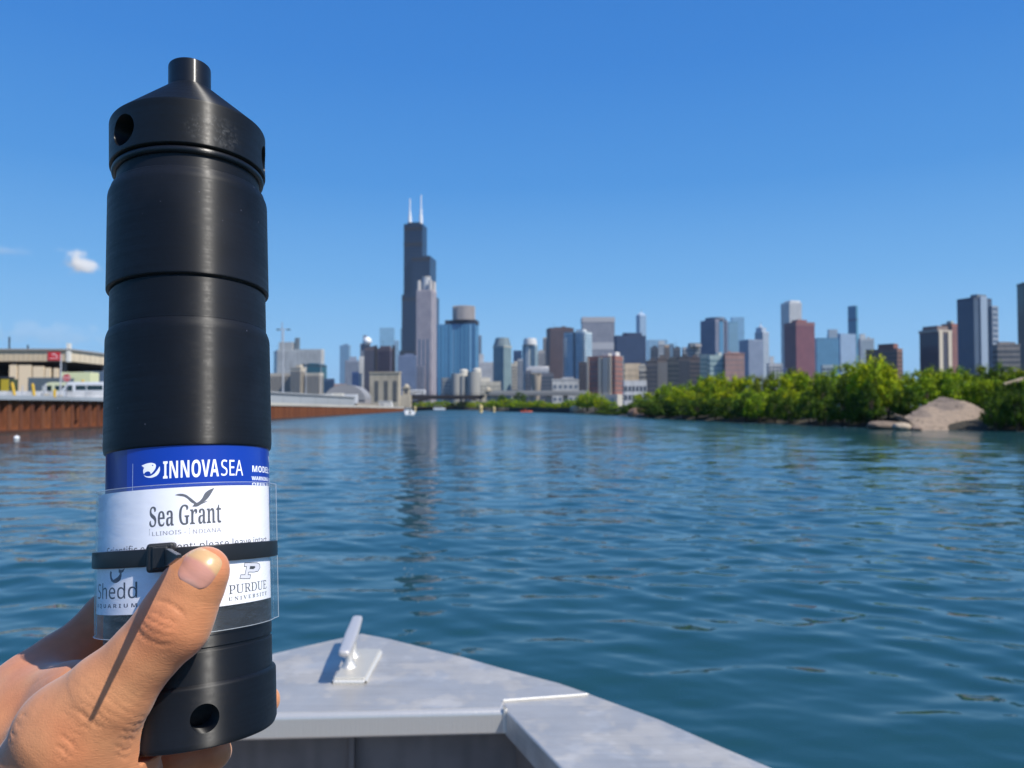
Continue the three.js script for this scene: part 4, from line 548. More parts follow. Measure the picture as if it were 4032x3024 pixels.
{ // box trucks under the shed roof
  const truck = (label, u, D, paint, cab, L, H) => { const t = thing('box_truck', label, 'truck', onYard(u, D)); part('cargo_box', rbox(L, H - 1.1, 2.4, 0.06, 0.6, 1.1 + (H - 1.1) / 2, 0), paint, t); const c = part('cab', rbox(1.9, 1.9, 2.1, 0.25, -L / 2 - 0.5, 1.5, 0, 3), cab, t); part('windscreen', box(0.05, 0.75, 1.8, -L / 2 - 1.46, 1.85, 0), darkGlass, c); part('door_window', box(0.9, 0.65, 0.05, -L / 2 - 0.7, 1.9, 1.06), darkGlass, c); part('chassis', box(L + 2, 0.3, 0.9, 0, 0.85, 0), darkSteel, t); for (const x of [-L / 2 - 0.4, L / 2 - 0.8]) for (const z of [-0.95, 0.95]) part('wheel', cyl(0.48, 0.48, 0.3, 0, 0, 0, 20).rotateX(Math.PI / 2).translate(x, 0.48, z), rubber, t); };
  truck('pale yellow box truck behind the white passenger van', 163, 117, phy([0.66, 0.68, 0.4], { roughness: 0.5 }), phy([0.7, 0.7, 0.55], { roughness: 0.4 }), 4.6, 4.4);
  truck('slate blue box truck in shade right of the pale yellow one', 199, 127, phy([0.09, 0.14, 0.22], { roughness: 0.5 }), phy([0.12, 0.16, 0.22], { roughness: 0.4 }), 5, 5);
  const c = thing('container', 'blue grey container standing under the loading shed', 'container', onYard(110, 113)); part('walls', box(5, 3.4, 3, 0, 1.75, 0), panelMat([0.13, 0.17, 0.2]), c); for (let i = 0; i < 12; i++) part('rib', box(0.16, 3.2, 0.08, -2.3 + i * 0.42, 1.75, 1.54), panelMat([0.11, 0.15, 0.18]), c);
  const s = thing('stop_sign', 'red octagonal stop sign on a post in front of the white van', 'traffic sign', onYard(143.5, 76)); part('post', box(0.07, 2.35, 0.05, 0, 1.17, 0), rimM, s);
  const k = document.createElement('canvas'); k.width = k.height = 128; const g = k.getContext('2d'); g.fillStyle = '#b81c22'; g.fillRect(0, 0, 128, 128); g.strokeStyle = '#eee'; g.lineWidth = 5; g.beginPath(); for (let i = 0; i <= 8; i++) { const a = (i + 0.5) * Math.PI / 4; g[i ? 'lineTo' : 'moveTo'](64 + 59 * Math.cos(a), 64 + 59 * Math.sin(a)); } g.stroke(); g.fillStyle = '#eee'; g.font = 'bold 40px sans-serif'; g.textAlign = 'center'; g.fillText('STOP', 64, 78); const st = new THREE.CanvasTexture(k); st.colorSpace = THREE.SRGBColorSpace;
  const yy = at(143.5, 816, 76).y - YD; part('sign_plate', new THREE.CylinderGeometry(0.41, 0.41, 0.03, 8).rotateX(Math.PI / 2).rotateZ(Math.PI / 8).translate(0, yy, 0.05), std([0.6, 0.03, 0.035]), s); part('sign_face', new THREE.CircleGeometry(0.4, 8, Math.PI / 8).translate(0, yy, 0.068), std([1, 1, 1], { map: st, roughness: 0.5 }), s);
}
{ // posts, bollards, barriers, light poles
  const galv = std([0.5, 0.51, 0.53], { roughness: 0.5, metalness: 0.3 }), yellow = std([0.6, 0.38, 0.03], { roughness: 0.5 });
  const bol = (u, vt, vb, D, lean, label) => { const m = D / FPX, h = Math.max(0.6, at(u, vt, D).y - YD), t = thing('bollard', label, 'bollard', onYard(u, D)); t.rotation.z = lean; part('post', cyl(0.14 * D / 80, 0.14 * D / 80, h, 0, h / 2, 0, 14), yellow, t); part('cap', new THREE.SphereGeometry(0.14 * D / 80, 14, 8, 0, 6.3, 0, 1.57).translate(0, h, 0), yellow, t); };
  bol(117.5, 849, 858, 66, 0, 'short yellow bollard at the quay edge left of the white van'); bol(33, 828, 854, 82, 0.22, 'leaning yellow post at the far left of the yard'); bol(75, 831, 850, 88, 0.16, 'slightly leaning yellow post near the middle of the left yard'); bol(178, 823, 832, 112, 0, 'thin yellow post behind the white van roof');
  const bin = thing('waste_bin', 'yellow and dark waste container by the left shed column', 'bin', onYard(15, 100)); part('body', rbox(1.1, 1.9, 1.1, 0.08, 0, 1.9, 0), std([0.45, 0.34, 0.02], { roughness: 0.6 }), bin); part('lid', rbox(1.2, 0.3, 1.2, 0.08, 0, 2.95, 0), darkSteel, bin); part('side', box(0.5, 1.8, 1.05, 0.75, 1.9, 0), std([0.05, 0.07, 0.03]), bin); part('stand', box(1.1, 1, 1, 0, 0.5, 0), concrete, bin);
  const bar0 = new THREE.Shape([[-0.4, 0], [-0.4, 0.2], [-0.16, 0.5], [-0.1, 1.1], [0.1, 1.1], [0.16, 0.5], [0.4, 0.2], [0.4, 0]].map(([x, y]) => new THREE.Vector2(x, y))), bg = new THREE.ExtrudeGeometry(bar0, { depth: 2.6, bevelEnabled: false }).translate(0, 0, -1.3).rotateY(Math.PI / 2);
  const wh = std([0.62, 0.62, 0.62], { roughness: 0.8, map: rep(grime, 0.5) });
  ['leftmost', 'second', 'third', 'fourth', 'fifth', 'sixth'].forEach((w, i) => { const t = thing('concrete_barrier', i ? `white concrete barrier on the left yard, ${w} from the left in its row` : 'white concrete barrier on the left yard, leftmost of its row', 'barrier', onYard(8 + i * 42, 93), 0.04 * (i % 2), 'white concrete barriers in the yard'); part('block', bg, wh, t); part('base_slot', box(0.5, 0.12, 0.82, 0.5, 0.07, 0), rubber, t); });
  const posts = [[48, 'leftmost of the thin grey posts along the quay edge'], [92, 'second thin grey post from the left along the quay edge'], [140, 'third thin grey post from the left along the quay edge'], [186, 'fourth thin grey post from the left along the quay edge']];
  posts.forEach(([u, l], i) => { const t = thing('guard_post', l, 'post', onYard(u, 69), 0, 'thin grey posts on the quay edge'); part('post', cyl(0.05, 0.05, 1.15, 0, 0.55, 0, 10), galv, t); part('foot', box(0.24, 0.04, 0.24, 0, 0.03, 0), galv, t); });
  const pole = (u, vt, D, arms, label, y = YD, r = 0.11) => { const b = onYard(u, D, y), h = at(u, vt, D).y - y, t = thing('light_pole', label, 'light pole', b); part('pole', cyl(r * 0.6, r, h, 0, h / 2, 0, 12), galv, t); part('foot', cyl(r * 2.4, r * 2.4, 0.5, 0, 0.25, 0, 12), concrete, t); if (arms) { part('cross_arm', box(arms * 2, 0.12, 0.12, 0, h, 0), galv, t); for (const s of [-1, 1]) part('lamp_head', rbox(0.7, 0.22, 0.5, 0.06, s * arms, h - 0.1, 0), darkSteel, t); } };
  pole(130, 765, 84, 0, 'thin grey pole rising past the red sign board', YD, 0.1); pole(97.5, 829, 74, 0, 'short white pole at the quay edge left of the bollard', YD, 0.14);
  pole(611, 711, 150, 1.0, 'tall light pole with a cross arm right of the black cylinder', 2.4, 0.14); pole(660, 786, 190, 0.5, 'second light pole, further back along the long grey shed', 2.2, 0.12); pole(693, 790, 215, 0.5, 'third light pole, by the end of the long grey shed', 2.0, 0.12);
}
{ // the long low sheds and small things on the far part of the quay
  const wallM = panelMat([0.4, 0.43, 0.45]);
  const s = thing('storage_shed', 'long low grey shed behind the quay right of the black cylinder', 'shed', V(-43.4, 0, 0)); part('wall', box(0.5, 3.4, 96, -0.3, 2.9, -164), wallM, s); part('roof', box(9, 0.2, 97, -4.3, 4.65, -164), panelMat([0.5, 0.52, 0.53]), s); part('end_wall', box(8, 2.6, 0.4, -4.3, 3.2, -117), wallM, s); part('gutter', box(0.14, 0.16, 96, 0.08, 4.5, -164), darkSteel, s); for (let i = 0; i < 8; i++) part('seam', box(0.06, 3, 0.2, -0.02, 2.9, -122 - i * 12), panelMat([0.33, 0.36, 0.38]), s);
  const s2 = thing('storage_shed', 'darker low roofed shed behind the long grey one', 'shed', V(-52, 0, 0)); part('wall', box(9, 3.2, 100, -2, 3.2, -185), panelMat([0.16, 0.18, 0.2]), s2); part('roof', box(9.8, 0.3, 101, -2, 5, -185), panelMat([0.2, 0.23, 0.26]), s2);
  const trailer = (u0, u1, vt, D, c, label) => { const a = at(u0, vt, D), b = at(u1, vt, D), t = thing('trailer', label, 'trailer', V((a.x + b.x) / 2, 2, -D)), h = a.y - 2; part('box', rbox(b.x - a.x, h - 1, 2.5, 0.06, 0, 1 + (h - 1) / 2, 0), std(c, { roughness: 0.5 }), t); part('chassis', box(b.x - a.x, 0.2, 0.8, 0, 0.85, 0), darkSteel, t); for (const x of [0.2, 0.36]) part('wheel', cyl(0.5, 0.5, 2.3, 0, 0, 0, 16).rotateX(Math.PI / 2).translate((b.x - a.x) * x, 0.5, 0), rubber, t); };
  trailer(700, 718, 851, 240, [0.66, 0.65, 0.6], 'leftmost of three white trailers beyond the long grey shed'); trailer(719, 742, 850, 250, [0.7, 0.66, 0.56], 'middle one of three white trailers beyond the long grey shed'); trailer(744, 772, 852, 260, [0.62, 0.63, 0.64], 'rightmost of three white trailers beyond the long grey shed');
  const hut = thing('quay_hut', 'small white block hut at the end of the quay before the power house', 'hut', onYard(832, 285, 1.4)), hm = panelMat([0.62, 0.6, 0.56]); const hs = new THREE.Shape([[-2.6, 0], [-2.4, 2.6], [2, 2.6], [2.9, 0]].map(([x, y]) => new THREE.Vector2(x, y))); part('walls', new THREE.ExtrudeGeometry(hs, { depth: 3, bevelEnabled: false }).translate(0, 0, -3), hm, hut); part('roof', box(4.8, 0.2, 3.4, -0.2, 2.7, -1.5), panelMat([0.7, 0.69, 0.66]), hut); part('door', box(0.9, 1.9, 0.06, -1, 0.95, 0.03), panelMat([0.4, 0.4, 0.4]), hut);
  const wallL = thing('retaining_wall', 'low tan wall running along the end of the quay', 'wall', V(0, 0, 0)); part('wall', beam(onYard(772, 240, 2.3), onYard(818, 290, 2.1), 0.5, 1.6), panelMat([0.5, 0.43, 0.34]), wallL); part('coping', beam(onYard(772, 240, 3.15), onYard(818, 290, 2.95), 0.7, 0.15), concrete, wallL);
  const ds = thing('roundhouse', 'rounded grey roofed shed before the skyline at the left', 'shed', onYard(752, 420, 1.6)); part('barrel_roof', new THREE.CylinderGeometry(11, 11, 18, 28, 1, false, -Math.PI / 2, Math.PI).rotateX(-Math.PI / 2).scale(1, 0.75, 1).translate(0, 4, 0), panelMat([0.33, 0.33, 0.34]), ds); part('wall', box(22, 4, 17, 0, 2, 0), panelMat([0.36, 0.33, 0.32]), ds);
}
// ---------------------------------------------------------------- boats and other things afloat
{
  const boat = (u, v, W, label, turn, hullC, k = 1) => { const p = onLevel(u, v, 0), t = thing('motor_boat', label, 'boat', p, turn); const s = new THREE.Shape(); s.moveTo(-W / 2, 0.9); s.quadraticCurveTo(-W * 0.46, 0.1, -W * 0.3, -0.25); s.lineTo(W * 0.3, -0.25); s.quadraticCurveTo(W * 0.46, 0.1, W / 2, 0.9); s.closePath(); const g = new THREE.ExtrudeGeometry(s, { depth: 6 * k, steps: 12, bevelEnabled: false }), P = g.attributes.position; for (let i = 0; i < P.count; i++) { const q = P.getZ(i) / (6 * k); P.setX(i, P.getX(i) * (1 - 0.9 * Math.max(0, q - 0.45) ** 1.6 / 0.38)); P.setY(i, P.getY(i) + 0.35 * q * q); P.setZ(i, P.getZ(i) - 3 * k); } g.rotateY(Math.PI).computeVertexNormals(); part('hull', g, hullC, t); part('cabin', rbox(W * 0.62, 0.8, 1.8, 0.2, 0, 1.25, -0.6, 3), white, t); part('windscreen', box(W * 0.56, 0.4, 0.06, 0, 1.38, 0.32), darkGlass, t); part('engine', rbox(0.4, 0.7, 0.4, 0.1, 0, 0.7, 3 * k), darkSteel, t); return t; };
  boat(882.5, 896, 2.7, 'small white motor boat at the end of the rusty quay wall', 0.25, white);
  const p = onLevel(949, 886.6, 0), t = thing('pontoon_boat', 'pale blue canopied pontoon boat below the steel bridge', 'boat', p, 0.1), bl = std([0.35, 0.45, 0.55], { roughness: 0.5 }); part('deck', box(6.4, 0.3, 2.4, 0, 0.55, 0), bl, t); for (const z of [-0.8, 0.8]) part('float', new THREE.CapsuleGeometry(0.35, 5.8, 6, 14).rotateZ(Math.PI / 2).translate(0, 0.15, z), rimM, t); part('railing', [box(6.2, 0.6, 0.05, 0, 1, 1.15), box(6.2, 0.6, 0.05, 0, 1, -1.15)], white, t); part('canopy', rbox(4, 0.12, 2.3, 0.05, -0.6, 2.4, 0), white, t); for (const x of [-2.4, 1.2]) for (const z of [-1, 1]) part('canopy_post', cyl(0.04, 0.04, 1.8, x, 1.5, z), rimM, t);
  const tan = std([0.6, 0.47, 0.22], { roughness: 0.8 });
  const dolphin = (u, vb, vt, w, label) => { const b = onLevel(u, vb, 0), D = -b.z, h = at(u, vt, D).y, t = thing('mooring_pile', label, 'mooring pile', b), r = w * D / FPX / 2; part('pile', cyl(r * 0.8, r, h + 1, 0, h / 2 - 0.5, 0, 14), tan, t); part('cap', new THREE.SphereGeometry(r * 0.85, 14, 8, 0, 6.3, 0, 1.57).scale(1, 0.5, 1).translate(0, h, 0), tan, t); part('band', cyl(r * 0.93, r * 0.95, 0.3, 0, h * 0.45, 0, 14), darkSteel, t); };
  dolphin(896.5, 889, 879, 6, 'yellowish mooring pile just right of the white motor boat'); dolphin(1038.5, 891, 876.5, 10, 'thick cream mooring pile below the right bridge house'); dolphin(1067, 890.5, 880, 7, 'thinner cream mooring pile right of the thick one');
  // the kayak and the paddler
  const kp = onLevel(1137, 890.6, 0), ky = thing('kayak', 'orange kayak in the middle distance near the right bank', 'kayak', kp, 0.12), km = phy([0.75, 0.12, 0.03], { roughness: 0.4 });
  const kf = (x, y, z) => { const q = Math.abs(x) / 2.25, w = 0.36 * Math.sqrt(Math.max(0.0005, 1 - q * q)), h = 0.17 + 0.14 * q * q; return (Math.hypot(z / w, (y - 0.18 - 0.1 * q * q) / h, q ** 4) - 1) * 0.16; };
  part('hull', surface(kf, [-2.4, -0.2, -0.5], [2.4, 0.6, 0.5], 0.06, 0.03), km, ky); part('cockpit_rim', new THREE.TorusGeometry(0.36, 0.04, 8, 24).rotateX(Math.PI / 2).scale(1.3, 1, 0.7).translate(0.1, 0.36, 0), rubber, ky);
  const pd = thing('paddle', 'thin dark paddle held across the orange kayak', 'paddle', kp.clone(), 0.12); part('shaft', bar(V(-0.75, 1.05, 0.55), V(0.75, 0.62, 0.3), 0.02), darkSteel, pd); for (const [x, y, z] of [[-0.85, 1.08, 0.57], [0.85, 0.59, 0.28]]) part('blade', new THREE.SphereGeometry(0.2, 12, 8).scale(1, 0.45, 0.1).rotateZ(-0.28).translate(x, y, z), km, pd);
  const B = [[V(0, 0.3, 0), V(-0.02, 0.78, 0), 0.17, 0.17], [V(-0.02, 0.78, 0), V(-0.03, 0.95, 0), 0.1, 0.06], [V(-0.04, 1.09, 0), V(-0.04, 1.13, 0), 0.105, 0.1], [V(-0.02, 0.78, 0.2), V(-0.22, 0.62, 0.36), 0.06, 0.05], [V(-0.22, 0.62, 0.36), V(-0.38, 0.92, 0.48), 0.045, 0.035], [V(-0.02, 0.78, -0.2), V(0.14, 0.56, -0.1), 0.06, 0.05], [V(0.14, 0.56, -0.1), V(0.36, 0.74, 0.34), 0.045, 0.035], [V(0, 0.3, 0.1), V(-0.7, 0.38, 0.12), 0.09, 0.06], [V(0, 0.3, -0.1), V(-0.7, 0.38, -0.12), 0.09, 0.06], [V(-0.02, 0.78, -0.18), V(-0.02, 0.78, 0.18), 0.08, 0.08]].map(([a, b, r, s]) => cone(a, b, r, s));
  const bf = (x, y, z) => { let d = 1; for (const f of B) d = smin(d, f(x, y, z), 0.06); return d; }, bg = surface(bf, [-0.95, 0.1, -0.5], [0.6, 1.35, 0.75], 0.025, 0.012), bp = bg.attributes.position, bc = new Float32Array(bp.count * 3);
  for (let i = 0; i < bp.count; i++) { const y = bp.getY(i), x = bp.getX(i), z = bp.getZ(i), skin = y > 0.9 && Math.abs(z) < 0.16 || Math.hypot(x + 0.38, z - 0.48) < 0.12 || Math.hypot(x - 0.36, z - 0.34) < 0.12, hair = y > 1.14 || (y > 1.05 && x > 0); (skin ? hair ? [0.05, 0.03, 0.02] : [0.55, 0.3, 0.2] : y > 0.45 ? [0.32, 0.03, 0.03] : [0.03, 0.03, 0.05]).forEach((c, k) => bc[3 * i + k] = c); }
  bg.setAttribute('color', new THREE.BufferAttribute(bc, 3)); const ps = thing('person', 'paddler in a dark red top sitting in the orange kayak, holding a paddle', 'person', kp.clone(), 0.12); part('body', bg, std([1, 1, 1], { vertexColors: true }), ps);
  const f = onLevel(36, 949, 0), bu = thing('buoy', 'small white buoy floating before the rusty wall at the far left', 'buoy', f); part('float', new THREE.SphereGeometry(0.17, 20, 14).scale(1, 0.9, 1).translate(0, 0.08, 0), white, bu); part('eye', new THREE.TorusGeometry(0.05, 0.015, 8, 16).translate(0, 0.26, 0), darkSteel, bu);
}

// ---------------------------------------------------------------- the overgrown right bank
{
  // crowns of unit size: leaf clumps spread through the volume, each leaf a small folded quad
  function crownGeo(seed, clumps, leaves, leaf, shape) {
    const r = rng(seed), P = [], N = [], C = [], U = [], g = () => (r() + r() + r() - 1.5) / 1.5;
    const [sx, sy, sz] = shape;
    for (let k = 0; k < clumps; k++) {
      let d; do d = V(r() * 2 - 1, r() * 2 - 1, r() * 2 - 1); while (d.length() > 1 || d.length() < 0.05);
      d.normalize(); if (d.y < -0.35) d.y *= 0.5;
      const rad = lerp(0.45, 1, Math.sqrt(r())) * lerp(0.8, 1.12, noise3(d.x * 2 + seed, d.y * 2, d.z * 2)), c = V(d.x * sx, 0.95 * sy + d.y * sy * 0.95, d.z * sz).multiplyScalar(1); c.x *= rad; c.z *= rad; c.y = 0.95 * sy + (c.y - 0.95 * sy) * rad;
      const cr = lerp(0.14, 0.26, r()), tone = 0.7 + 0.6 * r(), yel = r();
      for (let i = 0; i < leaves; i++) {
        const o = V(g(), g() * 0.8, g()).multiplyScalar(cr * 1.25), p = c.clone().add(o), n = o.clone().normalize().multiplyScalar(0.8).add(V(g(), g() + 0.7, g())).normalize();
        const t = V(g(), g(), g()).cross(n).normalize(), b = n.clone().cross(t), l = leaf * lerp(0.6, 1.3, r()), q = (x, y) => p.clone().addScaledVector(t, x * l).addScaledVector(b, y * l);
        const v = [q(-1, 0), q(0, -0.5), q(1, 0), q(0, 0.5)], m = tone * lerp(0.8, 1.2, r()), cc = [lerp(0.10, 0.29, yel) * m, lerp(0.2, 0.37, yel) * m, lerp(0.012, 0.008, yel) * m];
        for (const w of [0, 1, 2, 0, 2, 3]) { P.push(v[w].x, v[w].y, v[w].z); N.push(n.x, n.y, n.z); C.push(...cc); U.push(0, 0); }
      }
    }
    const G = new THREE.BufferGeometry(); G.setAttribute('position', new THREE.Float32BufferAttribute(P, 3)); G.setAttribute('normal', new THREE.Float32BufferAttribute(N, 3)); G.setAttribute('color', new THREE.Float32BufferAttribute(C, 3)); G.setAttribute('uv', new THREE.Float32BufferAttribute(U, 2)); return G;
  }
  const crowns = [crownGeo(1, 95, 66, 0.05, [1, 0.8, 1]), crownGeo(2, 110, 60, 0.048, [0.92, 1, 0.92]), crownGeo(3, 95, 64, 0.052, [1.15, 0.7, 1]), crownGeo(4, 85, 64, 0.05, [0.75, 1.05, 0.75])];
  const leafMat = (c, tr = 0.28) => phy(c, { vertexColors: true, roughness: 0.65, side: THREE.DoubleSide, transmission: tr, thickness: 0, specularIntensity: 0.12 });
  const LM = { mid: leafMat([1.15, 1.15, 1]), deep: leafMat([0.33, 0.42, 0.75], 0.2), bright: leafMat([1.5, 1.28, 0.8]), dull: leafMat([0.85, 0.72, 1.5]) };  // deep: leaf colour darkened to hold the shade low on the bank
  const bark = std([0.1, 0.075, 0.05], { roughness: 1 });
  const trunks = [0, 1, 2].map((k) => { const r = rng(90 + k), g = []; const n = 3 + k; for (let i = 0; i < n; i++) { const a = i / n * 6.28 + r(), t = V(Math.cos(a) * 0.5 * r(), 0.9 + 0.5 * r(), Math.sin(a) * 0.5 * r()), m = t.clone().multiplyScalar(0.5).add(V(0.05, 0.08, 0)); g.push(bar(V(0.04 * Math.cos(a), -0.15, 0.04 * Math.sin(a)), m, 0.05, 0.035, 6), bar(m, t, 0.035, 0.012, 6), bar(m, t.clone().add(V(r() - 0.5, 0.1, r() - 0.5)), 0.022, 0.008, 5)); } return merge(g); });
  let n = 0;
  const marks = [[1054, 'right bridge house'], [1085, 'green tower with the sloping roof'], [1112, 'small cream apartment block'], [1145, 'white crowned tower'], [1180, 'slim tan tower'], [1210, 'dark brown slab tower'], [1248, 'light blue balconied tower'], [1290, 'grey ribbed tower'], [1318, 'brick red apartments'], [1362, 'navy box tower'], [1385, 'slim pointed tower'], [1408, 'leftmost dark riverside block'], [1430, 'second dark riverside block'], [1453, 'third dark riverside block'], [1477, 'fourth dark riverside block'], [1500, 'last dark riverside block'], [1528, 'curved blue grey tower'], [1547, 'pale green apartments'], [1582, 'banded blue glass tower'], [1603, 'pinkish brick block'], [1625, 'navy flanked office block'], [1650, 'spired stone tower'], [1673, 'low pale gap building'], [1706, 'white ribbed tower'], [1740, 'dark red box tower'], [1785, 'wide blue glass block'], [1815, 'lavender glass block'], [1842, 'thin blue green tower'], [1872, 'white low block'], [1915, 'low dark red brick building'], [1968, 'open gap of sky'], [2005, 'brown striped tower'], [2045, 'red brick tower'], [2085, 'dark blue glass tower'], [2124, 'pale wing of the dark blue tower'], [2175, 'low brown apartments'], [2206, 'dark green edge tower']];
  const said = new Set();
  const where = (start, u) => { // says which shrub by what stands above it
    const near2 = marks.slice().sort((a, b) => Math.abs(a[0] - u) - Math.abs(b[0] - u));
    for (const [x, w] of near2) { const d = u - x, t = `${start} ${Math.abs(d) < 9 ? 'below the' : d < 0 ? 'below-left of the' : 'below-right of the'} ${w}`; if (!said.has(t)) { said.add(t); return t; } }
    return start;
  };
  function shrub(u, D, vTop, w, mat, label, group, name = 'shrub', y = null, yaw = null) {
    const p = at(u, 878, D), base = y ?? 0.3, h = Math.max(0.8, at(u, vTop, D).y - base), R = w * D / FPX / 2, k = n++ % 4;
    const t = thing(name, label, name === 'shrub' ? 'shrub' : 'tree', V(p.x, base, -D), yaw ?? rnd() * 6.28, group), c = crowns[k], top = [1.55, 1.95, 1.38, 2.0][k] * 1.03, wide = [1.08, 1.0, 1.22, 0.82][k];
    const cr = part('crown', c, mat, t); cr.scale.set(R / wide, h / top, R / wide * lerp(0.85, 1.1, rnd()));
    const tr = part('trunk', trunks[n % 3], bark, t); tr.scale.set(R * 0.7, h * 0.6, R * 0.7);
    return t;
  }
  const edge = (u) => { let i = 0; while (i < bankLine.length - 2 && proj(bankLine[i + 1]) < u) i++; const a = bankLine[i], b = bankLine[i + 1], t = clamp((u - proj(a)) / (proj(b) - proj(a))); const k = 1 / lerp(1 / -a.z, 1 / -b.z, t); return k; };
  function proj(p) { return 1106 + FPX * p.x / -p.z; }
  // crest of the thicket, from the picture
  const crest = [[1050, 866], [1090, 861], [1150, 864], [1200, 866], [1238, 862], [1262, 845], [1290, 848], [1312, 866], [1345, 858], [1385, 846], [1420, 832], [1450, 822], [1490, 815], [1530, 806], [1570, 811], [1610, 803], [1660, 801], [1710, 793], [1760, 791], [1800, 783], [1845, 772], [1890, 765], [1925, 772], [1950, 800], [1985, 792], [2030, 787], [2080, 785], [2130, 782], [2170, 778], [2215, 772], [2300, 770]];
  const top = (u) => { let i = 0; while (i < crest.length - 2 && crest[i + 1][0] < u) i++; const [a, b] = [crest[i], crest[i + 1]]; return lerp(a[1], b[1], clamp((u - a[0]) / (b[0] - a[0]))); };
  const G1 = 'shrubs of the thicket on the right bank';
  // back row: the crest
  const backU = []; for (let u = 1400; u < 2240; u += 36) backU.push(u);
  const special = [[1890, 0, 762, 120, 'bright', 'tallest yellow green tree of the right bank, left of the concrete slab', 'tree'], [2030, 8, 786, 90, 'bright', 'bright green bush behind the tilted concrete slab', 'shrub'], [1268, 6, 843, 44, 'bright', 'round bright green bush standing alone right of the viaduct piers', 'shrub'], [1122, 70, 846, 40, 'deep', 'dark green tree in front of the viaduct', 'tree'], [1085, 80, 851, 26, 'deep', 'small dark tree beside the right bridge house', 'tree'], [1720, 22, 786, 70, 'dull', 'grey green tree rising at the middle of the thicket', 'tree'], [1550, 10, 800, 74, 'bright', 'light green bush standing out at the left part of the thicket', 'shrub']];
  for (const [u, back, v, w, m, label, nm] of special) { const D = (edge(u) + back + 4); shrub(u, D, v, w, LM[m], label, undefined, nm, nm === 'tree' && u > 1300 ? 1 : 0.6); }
  backU.forEach((u0, i) => { const u = u0 + rr(-8, 8), D = edge(u) * rr(1.10, 1.22) + 3, m = u > 1800 && u < 1950 ? 'bright' : ['mid', 'bright', 'mid', 'deep', 'dull'][Math.floor(rnd() * 5)]; shrub(u, D, top(u) + rr(0, 9), rr(62, 90), LM[m], where('leafy shrub along the thicket crest,', u), 'crest shrubs on the right bank', 'shrub', 1.2); });
  // middle row
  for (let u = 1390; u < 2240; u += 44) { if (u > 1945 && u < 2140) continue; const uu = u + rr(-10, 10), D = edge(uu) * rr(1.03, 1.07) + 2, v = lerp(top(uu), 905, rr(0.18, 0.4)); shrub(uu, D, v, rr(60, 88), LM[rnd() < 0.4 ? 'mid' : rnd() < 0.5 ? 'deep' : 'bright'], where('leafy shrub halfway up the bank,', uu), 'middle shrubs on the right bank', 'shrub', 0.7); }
  // front row leaning over the water, the bank's shade put into its leaf colour
  for (let u = 1305; u < 2240; u += 34) { if (u > 1900 && u < 2130) continue; const uu = u + rr(-8, 8), D = edge(uu) + rr(-0.5, 0.8), b = 878 + EYE * FPX / D, v = lerp(top(uu), b, rr(0.34, 0.55)); shrub(uu, D, v, rr(52, 80), LM[rnd() < 0.85 ? 'deep' : 'mid'], where('low shade-dark shrub overhanging the water,', uu), 'waterside shrubs on the right bank', 'shrub', -0.35); }
  // low bushes toward the bridge and below it
  for (let u = 1046; u < 1320; u += 15) { const uu = u + rr(-4, 4), D = edge(uu) + rr(3, 9); shrub(uu, D, top(uu) + rr(-2, 4), rr(30, 46), LM[rnd() < 0.5 ? 'bright' : 'mid'], where('low bush on the distant bank,', uu), 'low bushes right of the bridge', 'shrub', 0.6); }
  const ORD = ['one', 'two', 'three', 'four', 'five', 'six', 'seven', 'eight', 'nine', 'ten'];
  for (let u = 896; u < 1046; u += 17) { const uu = u + rr(-4, 4), D = edge(uu) + rr(4, 16); shrub(uu, D, rr(861, 869), rr(22, 34), LM[rnd() < 0.5 ? 'bright' : 'mid'], `low bush on the far bank under the steel bridge, number ${ORD[Math.round((u - 896) / 17)]} from the left`, 'low bushes under the bridge', 'shrub', 0.4); }
  for (const u of [2000, 2070, 2130]) shrub(u, edge(u) + 7.5, 806 + rr(-6, 6), 86, LM.mid, `bush behind the tilted concrete slab, above its ${u < 2030 ? 'left slope' : u < 2100 ? 'peak' : 'right end'}`, 'bushes behind the concrete slab', 'shrub', 1);
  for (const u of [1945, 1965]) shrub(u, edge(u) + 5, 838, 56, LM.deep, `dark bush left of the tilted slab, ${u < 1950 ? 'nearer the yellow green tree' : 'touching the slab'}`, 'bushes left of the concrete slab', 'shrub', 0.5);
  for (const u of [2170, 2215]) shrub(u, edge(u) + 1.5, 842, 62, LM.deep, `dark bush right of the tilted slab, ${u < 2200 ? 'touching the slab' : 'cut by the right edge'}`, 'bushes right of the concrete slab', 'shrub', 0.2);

  // rubble at the waterline
  const slabM = std([1, 1, 1], { roughness: 0.95, vertexColors: true });
  const rock = (name, label, cat, pts, th, mat) => { // a broken slab: outline in the picture with distances, extruded along its normal
    const q = pts.map(([u, v, D]) => at(u, v, D)), o = q[0].clone(), e1 = q[1].clone().sub(o).normalize(), nrm = e1.clone().cross(q[q.length - 1].clone().sub(o)).normalize(), e2 = nrm.clone().cross(e1);
    const Q = q.map((p) => [p.clone().sub(o).dot(e1), p.clone().sub(o).dot(e2)]);
    const poly = (x, y) => { let d = 1e9, s = 1; for (let i = 0, j = Q.length - 1; i < Q.length; j = i++) { const ex = Q[j][0] - Q[i][0], ey = Q[j][1] - Q[i][1], wx = x - Q[i][0], wy = y - Q[i][1], t = clamp((wx * ex + wy * ey) / (ex * ex + ey * ey)); d = Math.min(d, Math.hypot(wx - ex * t, wy - ey * t)); const c1 = y >= Q[i][1], c2 = y < Q[j][1], c3 = ex * wy > ey * wx; if ((c1 && c2 && c3) || (!c1 && !c2 && !c3)) s = -s; } return s * d; };
